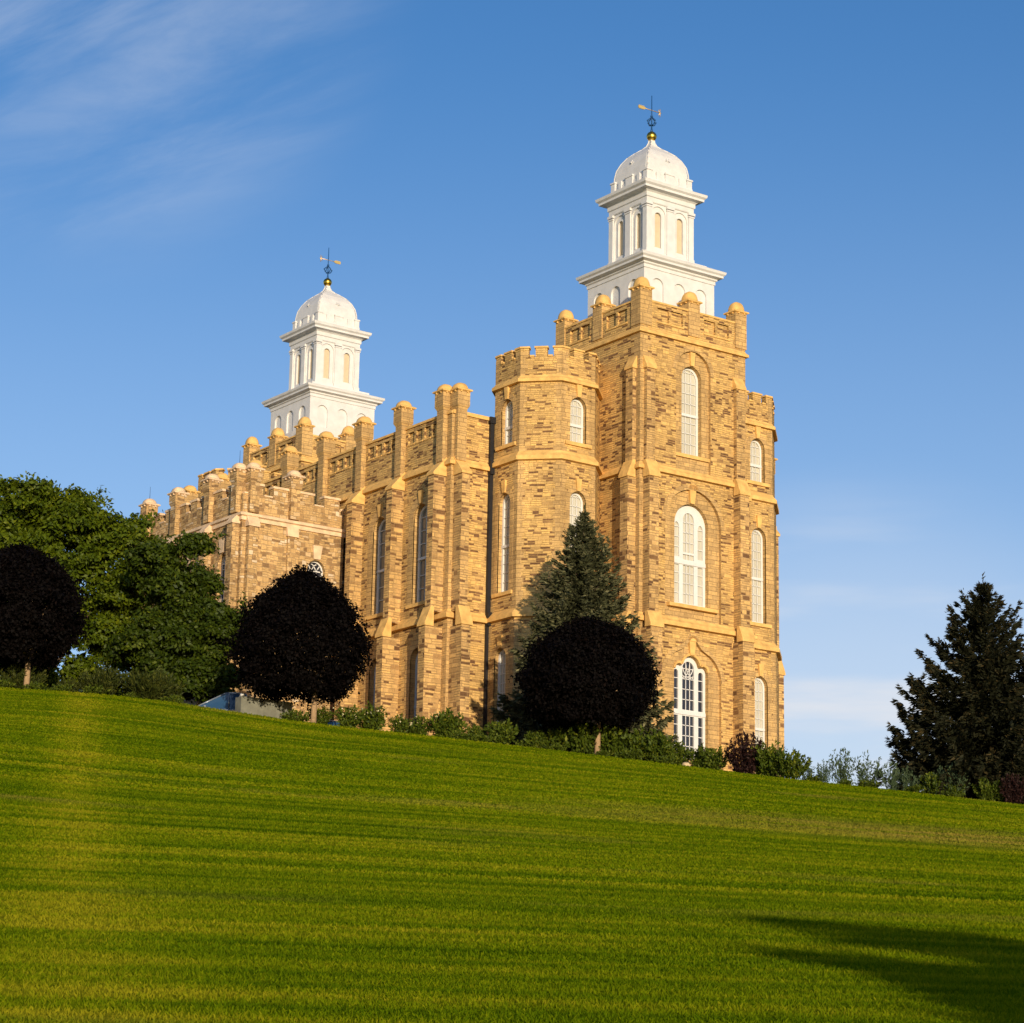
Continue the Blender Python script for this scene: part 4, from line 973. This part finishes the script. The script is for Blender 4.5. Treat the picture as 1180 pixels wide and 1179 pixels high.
# ---- spruces
def spruce(seed, H, Rb, nlev, nbr, tipup, spray, spread, tuft, dens=22, droop=0.22, gap=0.0, prof=0.92, wid=0.2, subs=3):
    rng = np.random.default_rng(seed); V = []; T_ = []; S = [((0, 0, -.3), (0, 0, H*.97), .17, .012)]
    for i in range(nlev):
        h = (i+rng.uniform(-.25, .25))/nlev*0.985+0.01
        z = H*h; L0 = Rb*(max(0, 1-h))**prof*min(1.0, 0.74+h*2.6)
        k = max(4, int(nbr*(1-h*.62))); ph = rng.uniform(0, 6.28)
        for j in range(k):
            if rng.uniform() < gap: continue
            a = ph+j*2*np.pi/k+rng.normal(0, .16); L = max(L0*rng.uniform(.72, 1.10)*min(1, .40+(1-h)*5)+.05, .12)
            n = max(5, int(dens*L/Rb*1.7)+5); t = np.sort(rng.uniform(.10, 1, n)); t[-1] = 1
            el = 0.25*h*2-droop*(1-h)+rng.normal(0, .06)
            ca, sa = math.cos(a), math.sin(a)
            zz = z+L*(el*t+tipup*t**2.6)
            P = np.stack([ca*L*t, sa*L*t, zz], 1)
            if i % 2 == 0 and j % 2 == 0: S.append(((0, 0, z), (ca*L*.7, sa*L*.7, z+L*(el*.7+tipup*.4)), .035, .01))
            # side twigs, then needle sprays along each
            side = rng.choice([-1, 1], n)*rng.uniform(.25, 1, n); w = spread*L*(1-t*.75)+.10
            lat = np.stack([-sa*side*w, ca*side*w, -np.abs(rng.normal(0, .05, n))*L], 1)
            for m in range(subs):
                f = rng.uniform(0.05, 1, n)[:, None]; Q = P+lat*f+rng.normal(size=(n, 3))*.06
                d = unit(np.stack([np.full(n, ca), np.full(n, sa), np.full(n, el+.25)], 1)*.9+lat/np.maximum(np.linalg.norm(lat, axis=1, keepdims=True), 1e-6)*.7+rng.normal(size=(n, 3))*.3)
                s = spray*rng.uniform(.6, 1.35, n)[:, None]*(.55+.45*(1-h)); b = unit(np.cross(d, rng.normal(size=(n, 3))))
                V.append(np.stack([Q-d*s*.35, Q-b*s*wid, Q+d*s*.75, Q+b*s*wid], 1)); T_.append(np.clip(rng.normal(.28, .16, n)+.42*t**2*(rng.uniform(size=n)), 0, 1))  # needles lighten towards the tips: sunlit tips put into the colour
            # tip shoot
            nt = tuft; d = unit(np.array([ca, sa, .25+tipup])+rng.normal(size=(nt, 3))*.35); Q = np.repeat(P[-1:], nt, 0); s = spray*.8*rng.uniform(.6, 1.2, nt)[:, None]*(.6+.4*(1-h)); b = unit(np.cross(d, rng.normal(size=(nt, 3))))
            V.append(np.stack([Q-d*s*.1, Q-b*s*wid*.6, Q+d*s, Q+b*s*wid*.6], 1)); T_.append(rng.uniform(.5, 1, nt))
    top = np.zeros((14, 3)); top[:, 2] = np.linspace(H*.93, H+.25, 14); d = unit(rng.normal(size=(14, 3))*np.array([.5, .5, .1])+np.array([0, 0, .8])); b = unit(np.cross(d, rng.normal(size=(14, 3))))
    V.append(np.stack([top-d*.05, top-b*.05, top+d*.28, top+b*.05], 1)); T_.append(rng.uniform(.3, .9, 14))
    return (np.concatenate(V), np.concatenate(T_)), S
f_, s_ = spruce(4, 15.75, 5.7, 50, 17, .26, .38, .34, 10, dens=32, droop=.20, prof=0.84, wid=.19, subs=8)
tree('blue_spruce', 'tall blue green spruce standing against the corner turret of the temple', 'spruce', -8.45, -5.15, f_, 'blue_needle', s_, 'dark_bark')
f_, s_ = spruce(9, 13.0, 6.5, 31, 14, .40, .38, .29, 14, dens=42, droop=.18, gap=.03, prof=0.88, wid=.165, subs=11)
tree('dark_spruce', 'dark brownish spruce standing alone against the sky at the right edge', 'spruce', 3.3, -26.9, f_, 'dark_needle', s_, 'dark_bark')

# ---- the tree behind the viewer whose shade falls on the grass
rng = np.random.default_rng(31)
LF = lambda l, back, z: (-.81*l-.585*back, .586*l-.811*back, z)      # l metres to the viewer's left
lob = [(LF(.6, 0, 12.9), (1.0, 1.0, .7)), (LF(1.6, 0, 13.65), (.5, .5, .2)), (LF(2.0, 0, 13.9), (.2, .2, .06)), (LF(1.9, 0, 12.4), (.8, .8, .5)), (LF(4.0, 0, 11.2), (.8, .8, .25)), (LF(4.6, 0, 11.5), (.35, .35, .08)), (LF(4.2, 0, 10.4), (.8, .8, .55)), (LF(5.0, 0, 9.4), (.8, .8, .7)), (LF(5.4, 0, 8.4), (.9, .9, .8)),
       (LF(2.5, 0, 10.2), (1.3, 1.3, .8)), (LF(3.4, 0, 8.7), (1.9, 1.9, 1.6)), (LF(.4, 0, 10.7), (2.2, 2.2, 1.9)), (LF(-.2, 0, 8.2), (2.8, 2.8, 2.2)), (LF(-2.4, 0, 10), (2.2, 2.2, 2.4))]
tree('shade_tree', 'broad leafy tree behind the viewer throwing its shade on the lawn', 'tree', -89.9, -142.25, clump_tree(rng, lob, 2000, 52, .19, .23, sprigs=10), 'green_leaf',
     [((0, 0, -.3), (0, 0, 6), .3, .24), ((0, 0, 6), (0, 0, 12.5), .2, .05), ((0, 0, 9), LF(1.8, 0, 13.6), .1, .02), ((0, 0, 6), LF(4.2, 0, 11.2), .14, .03), ((0, 0, 5.6), LF(5, 0, 9), .12, .03)], 'dark_bark')

# ================================================================== planting along the foot of the walls
def shrub_mesh(seed, h, r, stems, leaf, per, upright=1.0, aspect=.45, arch_=.3):
    rng = np.random.default_rng(seed); V = []; T_ = []
    for i in range(stems):
        a = rng.uniform(0, 6.28); q = rng.uniform(0, 1)**.6; hh = h*rng.uniform(.6, 1.08)*(1-.25*q)
        b0 = np.array([math.cos(a)*r*.35*q, math.sin(a)*r*.35*q, 0]); tip = np.array([math.cos(a)*r*q, math.sin(a)*r*q, hh])
        t = rng.uniform(.12, 1, per); t[:3] = 1
        P = b0+(tip-b0)*t[:, None]; P[:, 2] -= arch_*h*.2*q*t**2; P += rng.normal(size=P.shape)*.055*(1.3-t[:, None])*np.array([1.3, 1.3, .8])
        d = unit(unit(tip-b0)*upright+rng.normal(size=(per, 3))*.75); bb = unit(np.cross(d, rng.normal(size=(per, 3)))); s = leaf*rng.uniform(.6, 1.3, per)[:, None]
        V.append(np.stack([P, P+d*s*.45-bb*s*aspect*.5, P+d*s, P+d*s*.45+bb*s*aspect*.5], 1)); T_.append(np.clip(rng.normal(.45, .22, per), 0, 1))
        w = .012; n1 = unit(np.cross(tip-b0, rng.normal(size=3))); V.append(np.stack([b0-n1*w, b0+n1*w, tip+n1*w*.4, tip-n1*w*.4])[None]); T_.append(np.array([.1]))
    return quads_mesh('shrub', np.concatenate(V), np.concatenate(T_))
SH = {'bushy': [shrub_mesh(i, 1.55, 1.0, 60, .21, 26) for i in range(4)], 'wispy': [shrub_mesh(20+i, 1.6, .8, 38, .15, 22, 1.4, .35) for i in range(4)],
      'juniper': [shrub_mesh(40+i, 1.8, 1.5, 110, .26, 24, 1.6, .22, .8) for i in range(3)], 'red': [shrub_mesh(60, 1.9, 1.0, 80, .17, 28)], 'low': [shrub_mesh(70+i, .75, 1.0, 60, .16, 18, .6, .6) for i in range(3)]}
SM = {'bushy': 'shrub_leaf', 'wispy': 'silvery_leaf', 'juniper': 'juniper_leaf', 'red': 'red_leaf', 'low': 'shrub_leaf'}
rs = random.Random(12)
def shrub(kind, s_, off, sc, label, group=None, name='shrub', mat=None, i=None):
    t = crest(s_)[0]+off; x, y = xy(t, s_); me = SH[kind][rs.randrange(len(SH[kind])) if i is None else i]
    m = mat or SM[kind]
    key = me.name+m
    if len(me.materials) == 0: me.materials.append(MATS[m])
    elif me.materials[0].name != m: me = me.copy(); me.materials[0] = MATS[m]
    o = bpy.data.objects.new(name, me); COL.objects.link(o); o.location = (x, y, gz(x, y)-.06); o.rotation_euler = (0, 0, rs.uniform(0, 6.28)); o.scale = (sc*rs.uniform(.9, 1.1), sc*rs.uniform(.9, 1.1), sc*rs.uniform(.9, 1.12))
    return tag(o, label, 'shrub', group)
def flowers(o, n, h, r, seed):
    rng = np.random.default_rng(seed); P = np.stack([rng.normal(0, r*.5, n), rng.normal(0, r*.5, n), h*rng.uniform(.45, 1.05, n)], 1)
    link('flower', quads_mesh('flower', leaf_quads(P, .13, rng, None, .9), rng.uniform(0, 1, n)), 'petal', o)
def row(kind, s0, s1, step, off, sc, label, group, flower=0):
    s_ = s0
    while s_ < s1:
        o = shrub(kind, s_+rs.uniform(-.25, .25)*step, off+rs.uniform(-.5, .7), sc*rs.uniform(.62, 1.25), label, group)
        if flower: flowers(o, flower, 1.5, 1.0, int(s_*10)+999)
        s_ += step*rs.uniform(.8, 1.45)
row('juniper', -28.2, -19.5, 2.3, 2.2, .92, 'dark olive spreading shrub below the green broadleaf trees', 'spreading shrubs below the broadleaf trees')
row('low', -29, -18.4, 1.6, 1.2, .75, 'low leafy plant at the grass edge left of the concrete block', 'low plants left of the concrete block')
row('bushy', -28.0, -18.6, 1.5, 4.6, 1.05, 'rounded green shrub close behind the spreading shrubs under the broadleaf trees', 'green shrubs under the broadleaf trees')
o = shrub('juniper', -20.6, 2.0, 1.15, 'largest olive spreading shrub of the slope, below the dark green leafy tree')
row('bushy', -10.6, -3.4, 1.15, 2.2, 1.08, 'leafy shrub with pale flowers in the bed before the long north wall', 'flowering shrubs before the north wall', 34)
shrub('low', -12.2, 1.6, .9, 'low green shrub between the concrete block and a thin maple trunk')
row('bushy', -3.2, 4.2, 1.2, 1.9, 1.15, 'green leafy shrub in the bed below the corner turret', 'shrubs below the corner turret')
row('bushy', 4.6, 9.6, 1.1, 1.6, 1.12, 'green upright shrub in the bed below the main tower', 'shrubs below the main tower')
row('low', -2.6, 9.0, 1.7, .8, .8, 'low spreading green plant at the grass edge below tower and turret', 'low plants along the grass edge')
row('bushy', 10.6, 12.4, 1.0, 1.5, 1.2, 'green shrub right of the tower door, between boulder and red shrub', 'shrubs right of the tower door')
shrub('red', 13.2, 1.2, 1.15, 'dark red barberry shrub below the right end of the temple front')
row('bushy', 14.4, 16.0, 1.0, 1.3, 1.15, 'green shrub between the red shrub and the right corner of the temple', 'shrubs at the right corner')
row('wispy', 16.4, 24.4, .95, 1.4, 1.15, 'thin silvery green plant with open stems against the sky', 'wispy plants against the sky')
row('low', 17.2, 24.0, 1.5, .7, .7, 'bright low green plant at the grass edge below the wispy plants', 'low plants below the wispy plants')
row('bushy', 23.2, 36.0, 1.25, .9, .82, 'dark green shrub at the foot of the lone spruce', 'shrubs at the foot of the lone spruce')
shrub('red', 27.0, .6, .85, 'reddish brown shrub at the foot of the lone spruce', i=0)

def boulder(x, y, r, seed, label):
    bm = bmesh.new(); bmesh.ops.create_icosphere(bm, subdivisions=3, radius=r); q = random.Random(seed); off = [Vector((q.uniform(-1, 1), q.uniform(-1, 1), q.uniform(-1, 1))).normalized() for _ in range(14)]
    for v in bm.verts:
        n = v.co.normalized(); v.co *= min(1.15, 0.78+0.5*min(1, min(max(0, 1-n.dot(o)) for o in off)*1.6)); v.co.z *= .7
    me = bpy.data.meshes.new('boulder'); bm.to_mesh(me); bm.free()
    o = link('boulder', me, 'boulder_stone'); o.location = (x, y, gz(x, y)+r*.2); return tag(o, label, 'boulder')
bx_, by_ = xy(crest(9.9)[0]+.3, 9.9); boulder(bx_, by_, .30, 2, 'pale boulder on the grass edge below the ground floor tower window')

# ---- concrete block at the top of the lawn
zb = 24.32; cb = MB()
x0, x1, y0, y1 = -28.72, -25.3, .50, 1.15; zl = min(gz(x0, y0), gz(x1, y0))-.5
ring = lambda e, z: [(x0+e, y0+e, z), (x1-e, y0+e, z), (x1-e, y1-e, z), (x0+e, y1-e, z)]
cb.loft([ring(0, zl), ring(0, zb-.03), ring(.03, zb)], True, True)
B = empty('concrete_block', ((x0+x1)/2, (y0+y1)/2, zl+.5)); tag(B, 'low grey concrete block wall at the top edge of the lawn beside parked cars', 'wall block'); ORG[B] = B.location.copy()
cb.build('block', 'concrete', B)
lm_ = MB(); lm_.box(x0+.06, x0+.24, y0+.12, y0+.32, zb, zb+.03); lm_.box(x0+.05, x0+.25, y0+.1, y0+.24, zb+.03, zb+.15); lm_.build('lamp_housing', 'white_paint', B)

# ---- parked cars on the drive
def car(x, y, heading, paint, label, suv=False):
    z = gz(x, y); root = empty('parked_car', (x, y, z), heading); tag(root, label, 'car', 'cars parked on the drive')
    L, Wd = 4.6, 1.78; hb = .95 if not suv else 1.2; hr = 1.46 if not suv else 2.2
    body = [(-2.3, .45), (-2.28, .72), (-2.2, .9), (-1.75, hb+.02), (1.0, hb-.02), (1.8, hb-.2), (2.2, .76), (2.32, .55), (2.28, .3), (-2.25, .3)]
    mb = MB(); half = Wd/2
    mb.loft([[(a, s_*half*(1.0 if abs(a) < 2 else .93), b) for a, b in body] for s_ in (-1, 1)])
    ob = bpy.data.objects.new
    bd = mb.build('body', paint, root); bv = bd.modifiers.new('round', 'BEVEL'); bv.width = .07; bv.segments = 3; bv.limit_method = 'ANGLE'
    rear = -1.85 if suv else -1.55
    cab = MB(); prof = [(rear, hb-.02), (rear+.45, hr-.06), (rear+.8, hr), (.1, hr-.01), (.35, hr-.06), (1.22, hb-.04)]
    if suv: prof[3:] = [(-.45, hr-.01), (-.2, hr-.07), (1.85, hb-.16)]
    cab.loft([[(a, s_*(half-.04-(.16 if b > hb+.1 else 0)), b) for a, b in prof] for s_ in (-1, 1)])
    g = cab.build('cabin_glass', 'car_glass', root)
    rf = MB(); rp = [prof[1], prof[2], prof[3], prof[4]]
    rf.loft([[(a, s_*(half-.19), b+.015) for a, b in rp]+[(a, s_*(half-.19), b-.05) for a, b in rp[::-1]] for s_ in (-1, 1)]); rf.build('roof', paint, root)
    for s_ in (-1, 1):
        pl = MB(); yy = lambda b: s_*(half-.035-(.16 if b > hb+.1 else 0))
        for (a0, b0), (a1, b1) in ((prof[4], prof[5]), (prof[0], prof[1]), ((-.45, hb), (-.4, hr-.02))): pl.tube((a0, yy(b0), b0), (a1, yy(b1), b1), .045, n=6)
        pl.tube((rear+.5, yy(hr), hr-.04), (prof[4][0], yy(hr), hr-.06), .04, n=6); pl.build('window_pillars', paint, root)
        lt = MB(); lt.sphere((2.2, s_*.66, .66), .13, 10, 6); lt.build('headlight', 'lamp_lens', root)
        tl = MB(); tl.sphere((-2.24, s_*.68, .78), .11, 10, 6); tl.build('tail_light', 'red_lens', root)
        mi = MB(); mi.sphere((.95, s_*(half+.12), hb+.08), .1, 8, 6, .8); mi.build('wing_mirror', paint, root)
        for a in (1.42, -1.38):
            w = MB(); w.tube((a, s_*(half-.2), .32), (a, s_*(half+.02), .32), .32, n=20); wh = w.build('wheel', 'tyre_rubber', root)
            r_ = MB(); r_.tube((a, s_*(half-.02), .32), (a, s_*(half+.035), .32), .2, .17, 14); r_.build('rim', 'wheel_metal', wh)
    return root
hd = math.atan2(.586, -.81)
car(-27.3, 5.3, hd+.1, 'silver_paint', 'silver van with a blue reflecting windscreen behind the concrete block', True)
car(-21.3, 3.2, hd+.25, 'dark_blue_paint', 'dark blue car behind the trunk of the maple right of the concrete block')
car(-34.6, 10.6, hd+.1, 'blue_paint', 'blue car half hidden by shrubs below the tall light green tree')
car(-39.6, 12.4, hd+.1, 'grey_paint', 'grey blue car beside the maple trunk at the left edge')

# ================================================================== grass
def grass():
    rng = np.random.default_rng(77); VV = []; TT = []
    for t0, t1, dens, w, h in ((13, 30, 1000, .009, .055), (30, 50, 420, .016, .06), (50, 85, 170, .034, .065), (85, 141.5, 75, .075, .075)):
        hw = lambda t: .215*t+9.0
        area = (hw(t0)+hw(t1))*(t1-t0); n = int(area*dens)
        t = rng.uniform(t0, t1, int(n*1.3)); s_ = rng.uniform(-1, 1, len(t))*hw(t1); k = np.abs(s_) < hw(t); t, s_ = t[k][:n], s_[k][:n]
        ss = np.linspace(-60, 60, 241); tc_ = np.array([sum(crest(a+d)[0]*q for d, q in ((-3, .25), (0, .5), (3, .25))) for a in ss]); zc_ = np.array([sum(crest(a+d)[1]*q for d, q in ((-3, .25), (0, .5), (3, .25))) for a in ss])
        tcr = np.interp(s_, ss, tc_); zs = np.interp(s_, ss, zc_); ok = t < tcr+.3; t, s_, tcr, zs = t[ok], s_[ok], tcr[ok], zs[ok]
        q = t/tcr; z = -1.75+(zs+1.75)*((1-KC)*q+KC*q*q)
        n = len(t); P = np.stack([CAM.x+t*FWX+s_*FWY, CAM.y+t*FWY-s_*FWX, z-.01], 1)
        a = rng.uniform(0, 2*np.pi, n); sd = np.stack([np.cos(a), np.sin(a), np.zeros(n)], 1)
        lean = rng.normal(size=(n, 3))*.42; lean[:, 2] = 1; lean = unit(lean); hh = (h*rng.uniform(.55, 1.25, n))[:, None]; ww = (w*rng.uniform(.6, 1.3, n))[:, None]
        bend = rng.normal(size=(n, 3))*.35; bend[:, 2] = -.12
        M = P+lean*hh*.55; Tp = P+lean*hh+bend*hh*.5
        VV.append(np.stack([P-sd*ww*.5, P+sd*ww*.5, Tp+sd*ww*.08, M-sd*ww*.5], 1)); TT.append(np.clip(rng.normal(.5, .22, n), 0, 1))
    o = link('grass', quads_mesh('grass', np.concatenate(VV), np.concatenate(TT)), 'turf_blade')
    return tag(o, 'short mown green grass with faint mower stripes', 'grass', kind='stuff')
grass()
